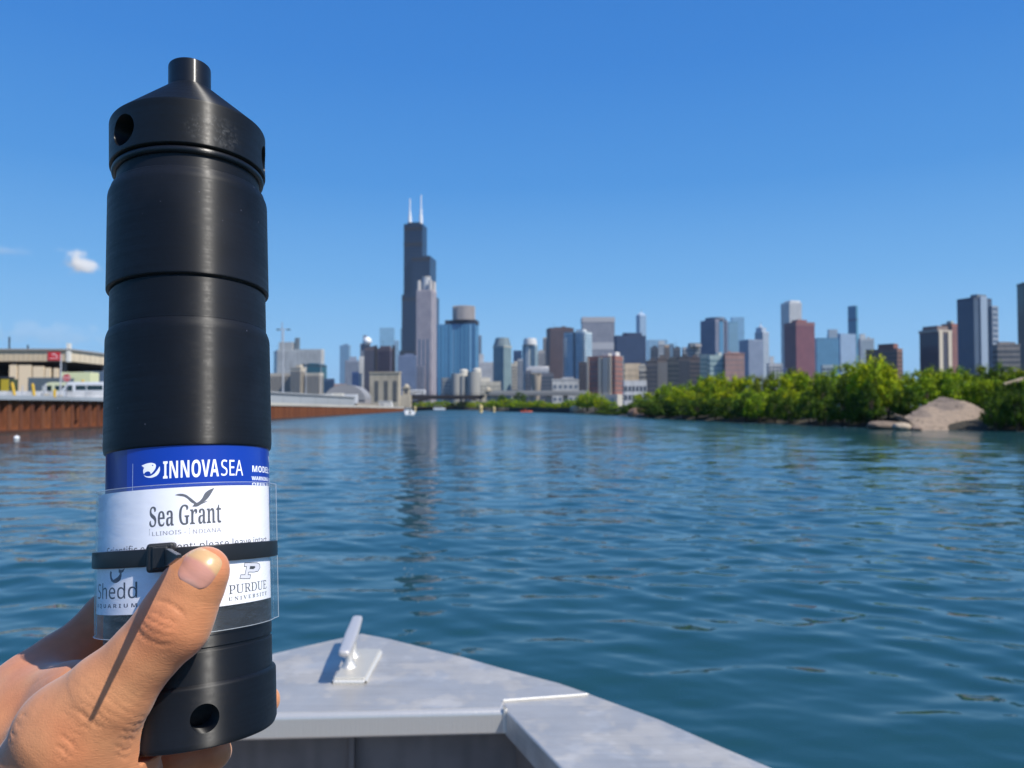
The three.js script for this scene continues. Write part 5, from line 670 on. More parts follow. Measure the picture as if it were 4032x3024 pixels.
    const f = (x, y, z) => { const n1 = fbm(x * 1.4 + 3, y * 1.4, z * 1.4, 4) - 0.5, n2 = fbm(x * 0.9, y * 0.9 + 7, 2, 3) - 0.5; return Math.max(poly(x, y) + n1 * 0.16 + (noise3(x * 4, y * 4, 1) - 0.5) * 0.2, Math.abs(z + th / 2) - th / 2 + n1 * 0.04 + n2 * 0.04 + (noise3(x * 6, y * 6, 5) - 0.5) * 0.03) * 0.75; };
    const xs = Q.map((p) => p[0]), ys = Q.map((p) => p[1]), g = surface(f, [Math.min(...xs) - 0.5, Math.min(...ys) - 0.5, -th - 0.5], [Math.max(...xs) + 0.5, Math.max(...ys) + 0.5, 0.5], 0.09, 0.05), P = g.attributes.position, C = new Float32Array(P.count * 3), y1 = Math.max(...ys);
    for (let i = 0; i < P.count; i++) { const x = P.getX(i), y = P.getY(i), a = fbm(x * 0.7, y * 0.7, 4, 4), treeShade = sstep(0.44, 0.7, 0.42 * y / y1 + a * 0.7 - 0.03 * x), k = (0.8 + 0.4 * fbm(x * 3, y * 3, P.getZ(i) * 3, 3)) * lerp(1, 0.55, treeShade) * (Math.abs(fbm(x * 0.8 + 5, y * 0.8, 9, 4) - 0.5) < 0.012 ? 0.45 : 1); C[3 * i] = 0.27 * k; C[3 * i + 1] = 0.205 * k * lerp(1, 1.03, treeShade); C[3 * i + 2] = 0.15 * k * lerp(1, 1.15, treeShade); }  // shadow of the trees painted over the slab's upper left; tone and cracks random
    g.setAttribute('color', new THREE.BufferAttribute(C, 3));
    g.applyMatrix4(new THREE.Matrix4().makeBasis(e1, e2, nrm)); const c = o, t = thing(name, label, cat, c); part('slab', g, mat, t); return t;
  };
  const D0 = edge(2050);
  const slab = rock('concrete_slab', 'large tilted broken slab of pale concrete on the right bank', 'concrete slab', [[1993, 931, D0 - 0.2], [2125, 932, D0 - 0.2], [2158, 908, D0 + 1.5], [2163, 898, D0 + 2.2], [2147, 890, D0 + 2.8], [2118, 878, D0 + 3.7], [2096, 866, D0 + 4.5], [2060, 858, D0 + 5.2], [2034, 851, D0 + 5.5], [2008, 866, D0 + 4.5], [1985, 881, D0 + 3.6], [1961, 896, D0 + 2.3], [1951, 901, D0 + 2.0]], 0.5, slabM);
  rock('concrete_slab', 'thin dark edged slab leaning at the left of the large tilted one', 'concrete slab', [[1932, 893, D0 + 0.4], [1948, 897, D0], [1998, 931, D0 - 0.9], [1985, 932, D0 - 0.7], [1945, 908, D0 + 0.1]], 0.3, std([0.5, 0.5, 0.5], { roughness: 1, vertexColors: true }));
  const blob = (u, v, w, h, D, label, c, name = 'rock', cat = 'rock') => { const p = at(u, v, D), m = D / FPX, g = new THREE.IcosahedronGeometry(1, 3), P = g.attributes.position; for (let i = 0; i < P.count; i++) { const k = 0.75 + 0.5 * fbm(P.getX(i) * 1.3 + u, P.getY(i) * 1.3, P.getZ(i) * 1.3, 3); P.setXYZ(i, Math.sign(P.getX(i)) * Math.abs(P.getX(i)) ** 0.7 * k * w * m / 2, P.getY(i) * k * h * m / 2, P.getZ(i) * k * w * m / 2.6); } g.computeVertexNormals(); const t = thing(name, label, cat, p); part('stone', g, std(c, { roughness: 1, map: rep(grime, 1) }), t); };
  blob(1910, 920, 66, 22, D0 + 3, 'long grey brown rock at the waterline below the yellow green tree', [0.2, 0.15, 0.11]); blob(1950, 922, 40, 18, D0 - 0.6, 'small pale rock at the left foot of the tilted slab', [0.42, 0.34, 0.25]); blob(1976, 926, 30, 14, D0 - 0.8, 'small brown rock under the left edge of the tilted slab', [0.24, 0.18, 0.14]);
  blob(2146, 893, 34, 16, D0 + 2, 'ragged pale lump on the right upper edge of the tilted slab', [0.4, 0.31, 0.22]); blob(2136, 926, 36, 18, D0 - 0.3, 'dark rock at the right foot of the tilted slab', [0.08, 0.06, 0.05]);
  blob(1242, 885, 24, 17, edge(1242) + 0.5, 'pale block of broken stone at the waterline below the lone round bush', [0.42, 0.38, 0.3]); blob(1400, 900, 60, 14, edge(1400) + 0.8, 'brown earth lump at the waterline, left part of the thicket', [0.2, 0.13, 0.09]); blob(1375, 893, 40, 26, edge(1375) + 2, 'reddish brown earth face between two bushes', [0.22, 0.14, 0.1]);
  const w1 = thing('driftwood_plank', 'sunlit weathered plank at the waterline right of the tilted slab', 'plank', V(0, 0, 0)); part('plank', beam(at(2135, 925, D0 - 1.2), at(2190, 914, D0 - 1), 0.5, 0.22), std([0.46, 0.32, 0.18], { roughness: 0.9, map: rep(grime, 1) }), w1);
  const w2 = thing('fallen_log', 'bare pale log sticking out of the bushes at the right edge', 'log', V(0, 0, 0)); part('trunk', bar(at(2168, 831, D0 + 3), at(2235, 812, D0 + 3.5), 0.16, 0.22, 12), std([0.3, 0.24, 0.17], { roughness: 1 }), w2);
  const wl = thing('timber_wall', 'low dark timber bulkhead along the distant waterline left of the lone round bush', 'retaining wall', V(0, 0, 0)); const pts = []; for (let u = 1100; u <= 1235; u += 15) { const D = edge(u) - 0.4; pts.push(onLevel(u, 878 + EYE * FPX / D, 0)); } for (let i = 1; i < pts.length; i++) part('timber_panel', beam(pts[i - 1].clone().setY(0.7), pts[i].clone().setY(0.7), 0.4, 2), std([0.045, 0.035, 0.03], { roughness: 1 }), wl);
}

// ---------------------------------------------------------------- the aluminium bow
const DECK = EYE - 0.75;
const D2 = (u, v, y = DECK) => onLevel(u, v, y);
{
  const aluMap = dataTex(1024, 1024, (u, v) => {
    const a = tfbm(u, v, 5, 71, 5), t = tnoise(u * 3, v * 240, 240, 72) + 0.6 * tnoise(u * 9, v * 400, 400, 74), b = tfbm(u, v, 14, 77, 4), s = tnoise(u * 6, v * 120, 120, 79), w = sstep(0.54, 0.68, tfbm(u + 0.13 * tnoise(u * 5, v * 5, 5, 83), v, 7, 81, 4)), q = 0.47 + 0.08 * (a - 0.5) + 0.05 * (b - 0.5) + 0.03 * (s - 0.5) + 0.06 * (t - 0.8) + 0.06 * w;
    return [q * 1.07, q * 1.02, q * 0.94];
  });
  const aluRough = dataTex(512, 512, (u, v) => { const a = tfbm(u, v, 6, 91, 5), w = sstep(0.52, 0.66, tfbm(u, v, 7, 93, 4)); return gray(0.45 + 0.2 * (a - 0.5) + 0.16 * w); });
  const scr = dataTex(512, 512, (u, v) => gray(0.5 + 0.4 * (tfbm(u, v, 9, 95, 5) - 0.5) + 0.25 * (tnoise(u * 8, v * 200, 200, 97) - 0.5)));
  const alu = std([1, 1, 1], { map: rep(aluMap, 1.6), roughnessMap: rep(aluRough, 2.1), roughness: 1, metalness: 0.5, bumpMap: rep(scr, 3), bumpScale: 0.0012 });
  const aluShine = std([0.62, 0.6, 0.565], { roughness: 0.3, metalness: 0.5, bumpMap: rep(scr, 3), bumpScale: 0.0008 });
  const weldM = std([0.7, 0.68, 0.63], { roughness: 0.4, metalness: 0.4 });
  const inner = std([0.25, 0.215, 0.195], { roughness: 0.7, metalness: 0.3, map: rep(grime, 2) });
  const hullM = std([0.45, 0.46, 0.47], { roughness: 0.5, metalness: 0.7 });
  const boat = thing('work_boat', 'bare aluminium boat bow with a cleat, low in front of the camera', 'boat');
  const R = [[780.6, 1369], [840, 1380], [900, 1395.4], [1000, 1419.6], [1083.7, 1443.8], [1207, 1476], [1271, 1498]].map(([u, v]) => D2(u, v));
  const R2 = [[1271, 1498], [1424, 1554], [1561, 1614], [1667, 1659], [1900, 1760], [2400, 1990]].map(([u, v]) => D2(u, v));
  const L = [[735.5, 1379], [655, 1397], [593.6, 1411.5], [430, 1452]].map(([u, v]) => D2(u, v));
  const L2 = L[3].clone().add(V(-0.42, 0, 0.55)), L3 = L2.clone().add(V(-0.3, 0, 0.8));
  const lipR = D2(1080, 1527.5), lipL = D2(430, 1543), sideLR = D2(1097, 1527), innR = [[1097, 1532], [1220, 1659], [1420, 1900]].map(([u, v]) => D2(u, v));
  const plate = (pts, th, mat, name, bevel = 0.002) => {
    const s = new THREE.Shape(pts.map((p) => new THREE.Vector2(p.x, -p.z)));
    const g = new THREE.ExtrudeGeometry(s, { depth: th, bevelEnabled: bevel > 0, bevelThickness: bevel, bevelSize: bevel, bevelSegments: 2 });
    g.translate(0, 0, -th - bevel).rotateX(-Math.PI / 2).translate(0, DECK, 0);
    return part(name, g, mat, boat);
  };
  const cornerLL = lipL.clone().add(V(-0.25, 0, 0.01));
  // the foredeck plate
  plate([...R.slice().reverse(), ...L, L2.clone().lerp(L[3], 0.2), cornerLL, lipL, lipR, D2(1088, 1514)].map((p) => p), 0.004, alu, 'foredeck');
  // the rounded edge of the foredeck: a D-shaped tube whose face looks aft
  const lipProfile = (h, r) => { const s = new THREE.Shape(); s.moveTo(-0.03, 0); s.lineTo(0, 0); s.absarc(0, -r, r, Math.PI / 2, 0, true); s.lineTo(r, -h + r * 0.6); s.absarc(r - r * 0.6, -h + r * 0.6, r * 0.6, 0, -Math.PI / 2, true); s.lineTo(-0.03, -h); return s; };
  const sweep = (s, a, b) => { const d = b.clone().sub(a), g = new THREE.ExtrudeGeometry(s, { depth: d.length(), bevelEnabled: false, curveSegments: 10 }); const x = V(d.z, 0, -d.x).normalize(); g.applyMatrix4(new THREE.Matrix4().makeBasis(x, V(0, 1, 0), d.clone().normalize())); return g.translate(a.x, a.y, a.z); };
  part('deck_edge', sweep(lipProfile(0.062, 0.014), lipR.clone().add(V(0.008, -0.0012, 0)), cornerLL.clone().add(V(0, -0.0012, 0))), aluShine, boat);
  // side gunwale on the right: a box tube with a flat top
  const gun = [D2(1088, 1514.5), ...R2.slice(0, 1), ...R2.slice(1), innR[2], innR[1], innR[0]];
  const gg = (() => { const s = new THREE.Shape(gun.map((p) => new THREE.Vector2(p.x, -p.z))); return new THREE.ExtrudeGeometry(s, { depth: 0.052, bevelEnabled: true, bevelThickness: 0.006, bevelSize: 0.006, bevelSegments: 3 }).translate(0, 0, -0.058).rotateX(-Math.PI / 2).translate(0, DECK - 0.0015, 0); })();
  part('gunwale', gg, alu, boat);
  // mirrored one on the left, out of sight behind the hand
  plate([L2.clone().lerp(L[3], 0.2).add(V(0, 0, 0.012)), L2, L3, L3.clone().add(V(0.36, 0, 0)), cornerLL.clone().add(V(0.02, 0, 0.016))], 0.05, alu, 'gunwale');
  // weld beads
  const bead = (a, b, r, w = 0.0012, n = 60) => { const pts = []; for (let i = 0; i <= n; i++) pts.push(a.clone().lerp(b, i / n).add(V(0, 0.0006 + 0.0011 * (i % 2), 0))); return new THREE.TubeGeometry(new THREE.CatmullRomCurve3(pts), n * 2, r, 7, false); };
  part('weld_seam', [bead(D2(1086, 1514.5), D2(1268, 1501), 0.0034)], weldM, boat);
  part('weld_seam', [bead(lipR.clone().add(V(0.012, 0.002, 0.012)), lipR.clone().add(V(0.014, -0.058, 0.013)), 0.006, 0.001, 14)], weldM, boat);
  // hull sides from the deck edge down into the water, bulkhead and floor inside
  const wallBetween = (pts, dropY, inward) => { const P = [], idx = [], uv = []; pts.forEach((p, i) => { P.push(p.x, DECK - 0.004, p.z, p.x + inward(p).x, dropY, p.z + inward(p).z); uv.push(i, 1, i, 0); if (i) { const k = 2 * i; idx.push(k - 2, k - 1, k, k, k - 1, k + 1); } }); const g = new THREE.BufferGeometry(); g.setAttribute('position', new THREE.Float32BufferAttribute(P, 3)); g.setAttribute('uv', new THREE.Float32BufferAttribute(uv, 2)); g.setIndex(idx); g.computeVertexNormals(); return g; };
  const rim = [...R2.slice().reverse(), ...R.slice().reverse(), ...L, L2, L3];
  part('hull', wallBetween(rim.map((p) => p.clone().multiplyScalar(1).add(V(p.x > -0.45 ? -0.004 : 0.004, 0, 0.004)).setY(0)), -0.4, (p) => V((-0.45 - p.x) * 0.22, 0, 0.25)), hullM, boat);
  const bz = lipR.z - 0.05;
  const bk = part('bulkhead', [box(1.35, 0.9, 0.004, lipR.x - 0.55, DECK - 0.52, bz), box(0.012, 0.9, 0.02, lipR.x - 0.375, DECK - 0.52, bz + 0.012)], inner, boat);
  const pr = innR.map((p) => p.clone().add(V(0.03, 0, 0)));
  part('side_panel', (() => { const P = [], idx = []; [V(lipR.x + 0.03, 0, bz), ...pr].forEach((p, i) => { P.push(p.x, DECK - 0.06, p.z, p.x + 0.1, DECK - 0.9, p.z); if (i) { const k = 2 * i; idx.push(k - 2, k - 1, k, k, k - 1, k + 1); } }); const g = new THREE.BufferGeometry(); g.setAttribute('position', new THREE.Float32BufferAttribute(P, 3)); g.setIndex(idx); g.computeVertexNormals(); return g; })(), inner, boat);
  part('floor', box(1.8, 0.01, 2.4, lipR.x - 0.4, DECK - 0.93, bz + 1.2), inner, boat);
  // the cleat
  const cl = thing('mooring_cleat', 'polished metal mooring cleat on a welded base plate on the boat bow', 'cleat', V(-0.464, DECK, -2.24), 0.098);
  const plateM = std([0.6, 0.57, 0.5], { roughness: 0.42, metalness: 0.4, bumpMap: rep(scr, 4), bumpScale: 0.0008 });
  part('base_plate', rbox(0.084, 0.016, 0.25, 0.003, 0, 0.008, 0, 3).rotateY(-0.098).translate(0.022, 0, 0.012), plateM, cl);
  const fl = []; const hw = 0.042, hl = 0.125;
  const loop = [V(-hw, 0, hl), V(hw, 0, hl), V(hw, 0, -hl), V(-hw, 0, -hl), V(-hw, 0, hl)];
  for (let i = 0; i < 4; i++) fl.push(bead(loop[i].clone().setY(0.003), loop[i + 1].clone().setY(0.003), 0.006, 0.001, i % 2 ? 44 : 16));
  part('weld_seam', merge(fl).rotateY(-0.098).translate(0.022, 0, 0.012), weldM, cl);
  const legP = [[0.027, 0.014], [0.023, 0.02], [0.015, 0.03], [0.0125, 0.045], [0.0125, 0.06], [0.0155, 0.078]].map(([x, y]) => new THREE.Vector2(x, y));
  for (const z of [-0.045, 0.045]) part('leg', new THREE.LatheGeometry(legP, 24).scale(0.85, 1, 1).translate(0, 0, z), aluShine, cl);
  const hornField = (x, y, z) => { const t = clamp(Math.abs(z) / 0.178), w = lerp(0.0195, 0.016, t), hy = lerp(0.0125, 0.009, t), dy = y - (0.088 + 0.004 * t * t), dz = Math.max(0, Math.abs(z) - (0.178 - w)); const q = Math.pow(Math.pow(Math.abs(x) / w, 3) + Math.pow(Math.abs(dy) / hy, 3) + Math.pow(dz / w, 3), 1 / 3); return (q - 1) * hy; };
  part('horn', surface(hornField, [-0.03, 0.06, -0.2], [0.03, 0.12, 0.2], 0.003, 0.001), std([0.58, 0.555, 0.54], { roughness: 0.42, metalness: 0.4 }), cl);
}

// ---------------------------------------------------------------- the black cylinder held up in front
const RAD = 0.0361;
const axB = near(751, 2900, 0.363 * (1 - 5.7e-5 * 1300)), axT = near(747, 240, 0.363 * (1 + 5.7e-5 * 1360));
const axis = axT.clone().sub(axB).normalize();
const toEye = axB.clone().lerp(axT, 0.5).negate(); const ez = toEye.clone().addScaledVector(axis, -toEye.dot(axis)).normalize(), ex = axis.clone().cross(ez).normalize();
const devM = new THREE.Matrix4().makeBasis(ex, axis, ez).setPosition(axB); // own axes: y along the cylinder, z towards the lens
const devInv = devM.clone().invert();
// where the sight line of a 4032 x 3024 pixel meets a cylinder of radius r round the axis: [angle, height]
function hit(u, v, r) {
  const o = V(0, 0, 0).applyMatrix4(devInv), d = near(u, v, 1).applyMatrix4(devInv).sub(o);
  const A = d.x * d.x + d.z * d.z, B = o.x * d.x + o.z * d.z, C = o.x * o.x + o.z * o.z - r * r, q = B * B - A * C, t = (-B - Math.sqrt(Math.max(0, q))) / A;
  return [Math.atan2(o.x + d.x * t, o.z + d.z * t), o.y + d.y * t];
}
const hgt = (v, r = RAD, u = 748) => hit(u, v, r)[1];
const device = thing('receiver_cylinder', 'tall black plastic instrument cylinder with stickers, held up in the left hand', 'instrument');
device.applyMatrix4(new THREE.Matrix4().multiplyMatrices(camera.matrixWorld, devM));
{
  const scuff = dataTex(512, 512, (u, v) => { const a = tfbm(u, v, 6, 101, 5), l = tnoise(u * 4, v * 256, 256, 103), s = tnoise(u * 90, v * 90, 90, 107) > 0.93 ? 0.25 : 0; return gray(0.5 + 0.2 * (a - 0.5) + 0.3 * (l - 0.5) + s); });
  const rough = dataTex(512, 512, (u, v) => gray(0.84 + 0.26 * (tfbm(u, v, 5, 111, 5) - 0.5) + 0.16 * (tnoise(u * 5, v * 170, 170, 113) - 0.5) + 0.10 * (tnoise(u * 128, v * 128, 128, 117) - 0.5)));
  const blk = (rg, o = {}) => phy([0.005, 0.0055, 0.0075], { clearcoat: 0.22, clearcoatRoughness: 0.48, roughness: rg, anisotropy: 1, anisotropyRotation: Math.PI / 2, roughnessMap: rep(rough, 2, 2), bumpMap: rep(scuff, 3, 3), bumpScale: 0.00002, specularIntensity: 1, ior: 1.5, ...o });
  // dust and dry smears on the black plastic
  const specks = (n, m, s) => { const q = rng(s), d = []; for (let i = 0; i < 130; i++) d.push([q(), q(), 0.0004 + 0.0011 * q(), 0.02 + 0.12 * q()]); const w = new Map(); for (const e of d) { const k = Math.floor(e[0] * 32) + 32 * Math.floor(e[1] * 32); if (!w.has(k)) w.set(k, []); w.get(k).push(e); } return dataTex(n, m, (u, v) => { let c = 0.0045 + 0.004 * sstep(0.5, 0.75, tfbm(u, v, 5, s, 4)); for (const [x, y, r, b] of w.get(Math.floor(u * 32) + 32 * Math.floor(v * 32)) ?? []) { const k = Math.hypot(u - x, (v - y) * 0.9) / r; if (k < 1) c += b * (1 - k * k); } return [c, c * 1.06, c * 1.4]; }, false, true); };
  const dust = specks(1024, 1024, 301);
  const smearTex = (u0, v0) => dataTex(2048, 512, (u, v) => { let c = 0.0055; const x = (u - u0) / 0.05, y = (v - v0) / 0.03, k = x * x + y * y; if (k < 4) { const f = fbm(u * 260 + 6 * fbm(u * 90, v * 140, 3), v * 190, 7, 4); c += 0.055 * sstep(0.35, 0.8, f) * sstep(1.8, 0.1, k + 0.5 * x) * (0.4 + 0.6 * sstep(0.4, 0.6, fbm(u * 60 + 9, v * 500, 5, 3))); } return gray(c); }, false, true);
  const body = blk(0.64, { color: 0xffffff, map: dust }), satin = blk(0.6), gloss = blk(0.38), groove = blk(0.5);
  const lathe = (pts, n = 128) => { const g = new THREE.LatheGeometry(pts.map(([r, y]) => new THREE.Vector2(r, y)), n, Math.PI); const p = g.attributes.position, uv = g.attributes.uv; for (let i = 0; i < p.count; i++) uv.setY(i, p.getY(i) * 4); return g; };
  // round off corners given as [r, y, bevel]
  const prof = (pts) => { const o = []; pts.forEach(([r, y, b], i) => { if (!b) { o.push([r, y]); return; } const P = pts[i - 1], N = pts[i + 1], q = (T) => { const l = Math.hypot(T[0] - r, T[1] - y); return [(T[0] - r) / l, (T[1] - y) / l]; }, p = q(P), n = q(N); for (let k = 0; k <= 5; k++) { const t = k / 5, a = (1 - t) * (1 - t), c = t * t; o.push([r + b * (p[0] * a + n[0] * c), y + b * (p[1] * a + n[1] * c)]); } }); return lathe(creased(o)); };
  const creased = (o) => { const q = []; o.forEach((p, i) => { q.push(p); if (i > 0 && i < o.length - 1) { const a = Math.atan2(p[1] - o[i - 1][1], p[0] - o[i - 1][0]), b = Math.atan2(o[i + 1][1] - p[1], o[i + 1][0] - p[0]); let d = Math.abs(a - b); if (d > Math.PI) d = 2 * Math.PI - d; if (d > 0.5) q.push([p[0] + (o[i + 1][0] - p[0]) * 1e-4, p[1] + (o[i + 1][1] - p[1]) * 1e-4]); } }); return q; };
  const R = RAD, y = { kt: hgt(223, R * 0.28), kb: hgt(325, R * 0.28), ct: hgt(386), cb: hgt(559), t1: hgt(648, R * 0.985), t1b: hgt(1072), n: hgt(1239), t2b: hgt(1751), r: hgt(2704), rb: hgt(2966) };
  part('knob', prof([[0, y.kt], [R * 0.278, y.kt, 0.0012], [R * 0.278, y.kb - 0.004], [0, y.kb - 0.004]].reverse()), gloss, device);
  // collar with cone and three holes
  const ev = new Evaluator(); ev.attributes = ['position', 'normal', 'uv'];
  const drill = (g, holes) => { let b = new Brush(g); for (const [a, h, r] of holes) { const c = new Brush(new THREE.CylinderGeometry(r, r, 0.03, 40).rotateX(Math.PI / 2).translate(0, 0, 0.035).rotateY(a).translate(0, h, 0)); c.updateMatrixWorld(); b.updateMatrixWorld(); b = ev.evaluate(b, c, SUBTRACTION); } return b.geometry; };
  const collar = prof([[0, y.cb + 0.004], [R * 0.9, y.cb + 0.004], [R * 0.915, y.cb], [R * 0.985, y.cb, 0.0006], [R * 0.995, y.ct, 0.0007], [R * 0.30, y.kb + 0.0006], [0, y.kb + 0.0006]]);
  const hc = hit(478, 505, R)[0], hd = hit(1040, 598, R)[0] + 0.12, hy = hgt(480);
  const sm = hit(870, 525, RAD); const capM = blk(0.56, { color: 0xffffff, map: smearTex((sm[0] - Math.PI + 2 * Math.PI) / (2 * Math.PI) % 1, (sm[1] * 4) % 1) });
  part('collar', drill(collar, [[hc, hy, 0.0075], [hd, hy - 0.001, 0.0075], [hc + 3.5, hy, 0.0075]]), capM, device);
  // ring grooves under the collar
  part('o_ring', new THREE.TorusGeometry(R * 0.915, 0.0017, 12, 96).rotateX(Math.PI / 2).translate(0, y.cb - 0.0022, 0), gloss, device);
  part('upper_tube', prof([[0, y.n], [R * 0.957, y.n], [R * 0.957, y.t1b - 0.0012], [R * 0.93, y.t1b - 0.0006], [R * 0.93, y.t1b], [R, y.t1b, 0.0008], [R, y.t1 - 0.0042, 0.0016], [R * 0.968, y.t1 - 0.0012], [R * 0.962, y.t1, 0.0006], [R * 0.90, y.t1 + 0.0005], [R * 0.9, y.cb + 0.003], [0, y.cb + 0.003]]), body, device);
  part('middle_tube', prof([[0, y.t2b], [R * 0.99, y.t2b, 0.001], [R, y.t2b + 0.003], [R, y.n - 0.0035, 0.0018], [R * 0.965, y.n, 0.0008], [0, y.n + 0.0002]]), body, device);
  const core = R * 0.958;
  part('lower_tube', prof([[0, y.r - 0.001], [core, y.r - 0.001], [core, hgt(2575, core), 0.0003], [core - 0.0006, hgt(2570, core)], [core - 0.0006, hgt(2562, core)], [core, hgt(2558, core)], [core, y.t2b + 0.002], [0, y.t2b + 0.002]]), satin, device);
  const ring = prof([[0, y.rb], [R * 0.97, y.rb, 0.0015], [R, y.rb + 0.003], [R, y.r - 0.001, 0.0009], [R * 0.965, y.r, 0.0004], [0, y.r + 0.0003]]);
  const [ba, bh] = hit(807, 2829, R);
  part('base_ring', drill(ring, [[ba, bh, 0.0056], [ba + 2.2, bh, 0.0056], [ba - 2.1, bh, 0.0056]]), body, device);

  // ---- print on the stickers; canvas coordinates from the angle round the cylinder and the height along it
  const canvas = (w, h) => { const c = document.createElement('canvas'); c.width = w; c.height = h; return [c, c.getContext('2d')]; };
  const sheet = (r, a0, a1, y0, y1, tex, W, H) => { // [canvas map of a photo pixel]
    return (u, v) => { const [a, h] = hit(u, v, r); return [(a - a0) / (a1 - a0) * W, (1 - (h - y0) / (y1 - y0)) * H]; };
  };
  // write text so that its capital letters span from one measured pixel to another
  const write = (c, map, txt, font, u0, u1, vb, vt, color, um = null) => {
    const [xa, ya] = map(u0, vb), [xb, yb] = map(u1, vb), [, yt] = map((u0 + u1) / 2, vt), [, ym] = map((u0 + u1) / 2, vb);
    c.save(); c.font = font + ' 100px ' + (um || 'sans-serif'); if (/\|/.test(font)) c.font = font.replace('|', '100px');
    c.fillStyle = color; const w = c.measureText(txt).width, h = 71; c.transform((xb - xa) / w, 0, 0, Math.abs(ym - yt) / h, xa, ym); c.fillText(txt, 0, 0); c.restore();
  };
  const curved = (name, rOf, a0, a1, y0, y1, mat, parent, seg = 72, rowsN = 1, tail = 0, lift = 0) => {
    const P = [], uv = [], idx = [];
    const n = seg + (tail ? 6 : 0);
    for (let j = 0; j <= rowsN; j++) for (let i = 0; i <= n; i++) {
      const a = a0 + (a1 - a0) * Math.min(1, i / seg), t = i > seg ? (i - seg) / 6 * tail : 0, r = rOf(a, j / rowsN), yy = lerp(y0, y1, j / rowsN) + lift * Math.min(1, i / seg);
      P.push(Math.sin(a) * r + Math.cos(a) * t + 0.05 * t * Math.sin(a), yy, Math.cos(a) * r - Math.sin(a) * t * 0.62); uv.push(i / n, j / rowsN);
      if (j && i) { const q = j * (n + 1) + i, o = q - n - 1; idx.push(o - 1, o, q - 1, q - 1, o, q); }
    }
    const g = new THREE.BufferGeometry(); g.setAttribute('position', new THREE.Float32BufferAttribute(P, 3)); g.setAttribute('uv', new THREE.Float32BufferAttribute(uv, 2)); g.setIndex(idx); g.computeVertexNormals();
    return part(name, g, mat, parent);
  };
  const tex = (c) => { const t = new THREE.CanvasTexture(c); t.colorSpace = THREE.SRGBColorSpace; t.magFilter = THREE.LinearFilter; t.wrapS = t.wrapT = THREE.ClampToEdgeWrapping; return t; };

  { // the blue sticker
    const r = core + 0.0002, a0 = -1.9, a1 = 1.9, y0 = hgt(1990, r), y1 = y.t2b + 0.001, W = 2048, H = Math.round(W * (y1 - y0) / ((a1 - a0) * r));
    const [cv, c] = canvas(W, H), m = sheet(r, a0, a1, y0, y1, 0, W, H);
    c.fillStyle = '#0a37a2'; c.fillRect(0, 0, W, H);
    const xl = m(500, 1850)[0]; c.fillStyle = '#0a2a80'; c.fillRect(0, 0, xl, H);  // left part painted navy for the shading away from the sun
    const [sx, sy0] = m(522, 1826), [, sy1] = m(522, 1925); c.fillStyle = '#cfd8ea'; c.fillRect(sx, sy0, 3, H - sy0);
    write(c, m, 'INNOVA', 'bold', 640, 862, 1879, 1812, '#fff');
    write(c, m, 'SEA', '', 868, 957, 1872, 1811, '#fff');
    write(c, m, 'MODEL: V', 'bold', 991, 1062, 1860, 1836, '#fff');
    write(c, m, 'WARNING: MA', 'bold', 991, 1066, 1892, 1877, '#fff');
    write(c, m, 'OPEN IF IN', 'bold', 991, 1066, 1914, 1902, '#fff');
    write(c, m, 'V', 'bold', 1056, 1064, 1822, 1800, '#fff');
    // round emblem: a leaping fish over a bowl, two white shapes divided by blue arcs
    const [ex0, ey0] = m(556, 1884), [ex1, ey1] = m(630, 1817); c.save(); c.translate(ex0, ey1); c.scale((ex1 - ex0) / 100, (ey0 - ey1) / 100); c.fillStyle = '#fff';
    c.beginPath(); c.moveTo(0, 18); c.quadraticCurveTo(20, 8, 34, 6); c.quadraticCurveTo(58, 0, 76, 14); c.quadraticCurveTo(82, 26, 76, 44); c.quadraticCurveTo(66, 66, 52, 78); c.quadraticCurveTo(50, 58, 36, 58); c.quadraticCurveTo(18, 60, 16, 76); c.quadraticCurveTo(4, 52, 16, 34); c.quadraticCurveTo(10, 26, 0, 18); c.fill();
    c.beginPath(); c.moveTo(98, 30); c.quadraticCurveTo(106, 66, 84, 90); c.quadraticCurveTo(58, 108, 30, 96); c.quadraticCurveTo(18, 90, 14, 80); c.quadraticCurveTo(40, 98, 60, 84); c.quadraticCurveTo(80, 72, 98, 30); c.fill();
    c.fillStyle = '#0b3fb4'; c.beginPath(); c.arc(62, 22, 3.4, 0, 7); c.fill(); c.restore();
    curved('maker_sticker', () => r, a0, a1, y0, y1, phy([1, 1, 1], { map: tex(cv), roughness: 0.32, clearcoat: 0.35, clearcoatRoughness: 0.12 }), device);
  }
  // the laminated card stands off the tube on its left and runs off it on its right
  const stand = (a) => 0.0012 + 0.0016 * sstep(-0.55, -1.6, a);
  const ry = (a) => core + stand(a);
  const card = { a0: -1.55, a1: hit(1062, 2140, ry(1.3))[0] };
  const cy1 = hgt(1917, ry(0)), cy0 = hgt(2402, ry(0));
  const sl = -0.0006;
  {
    const W = 2048, H = Math.round(W * (cy1 - cy0) / ((card.a1 - card.a0) * core)), [cv, c] = canvas(W, H), r = ry(0), m = sheet(r, card.a0, card.a1, cy0, cy1, 0, W, H), ink = '#3a3a40';
    c.fillStyle = '#f3f3fa'; c.fillRect(0, 0, W, H);
    for (let i = 0; i < 5000; i++) { c.fillStyle = `rgba(${i % 2 ? '200,200,225' : '255,255,255'},0.25)`; c.fillRect(rnd() * W, rnd() * H, 3, 2); }
    write(c, m, 'Sea Grant', 'bold | serif', 586, 872, 2066, 1988, '#45454b');
    write(c, m, 'I', '', 586, 590, 2108, 2084, '#77777e'); write(c, m, 'LLINOIS -', '', 596, 735, 2106, 2090, '#77777e'); write(c, m, 'I', '', 744, 748, 2103, 2080, '#77777e'); write(c, m, 'NDIANA', '', 756, 871, 2098, 2082, '#77777e');
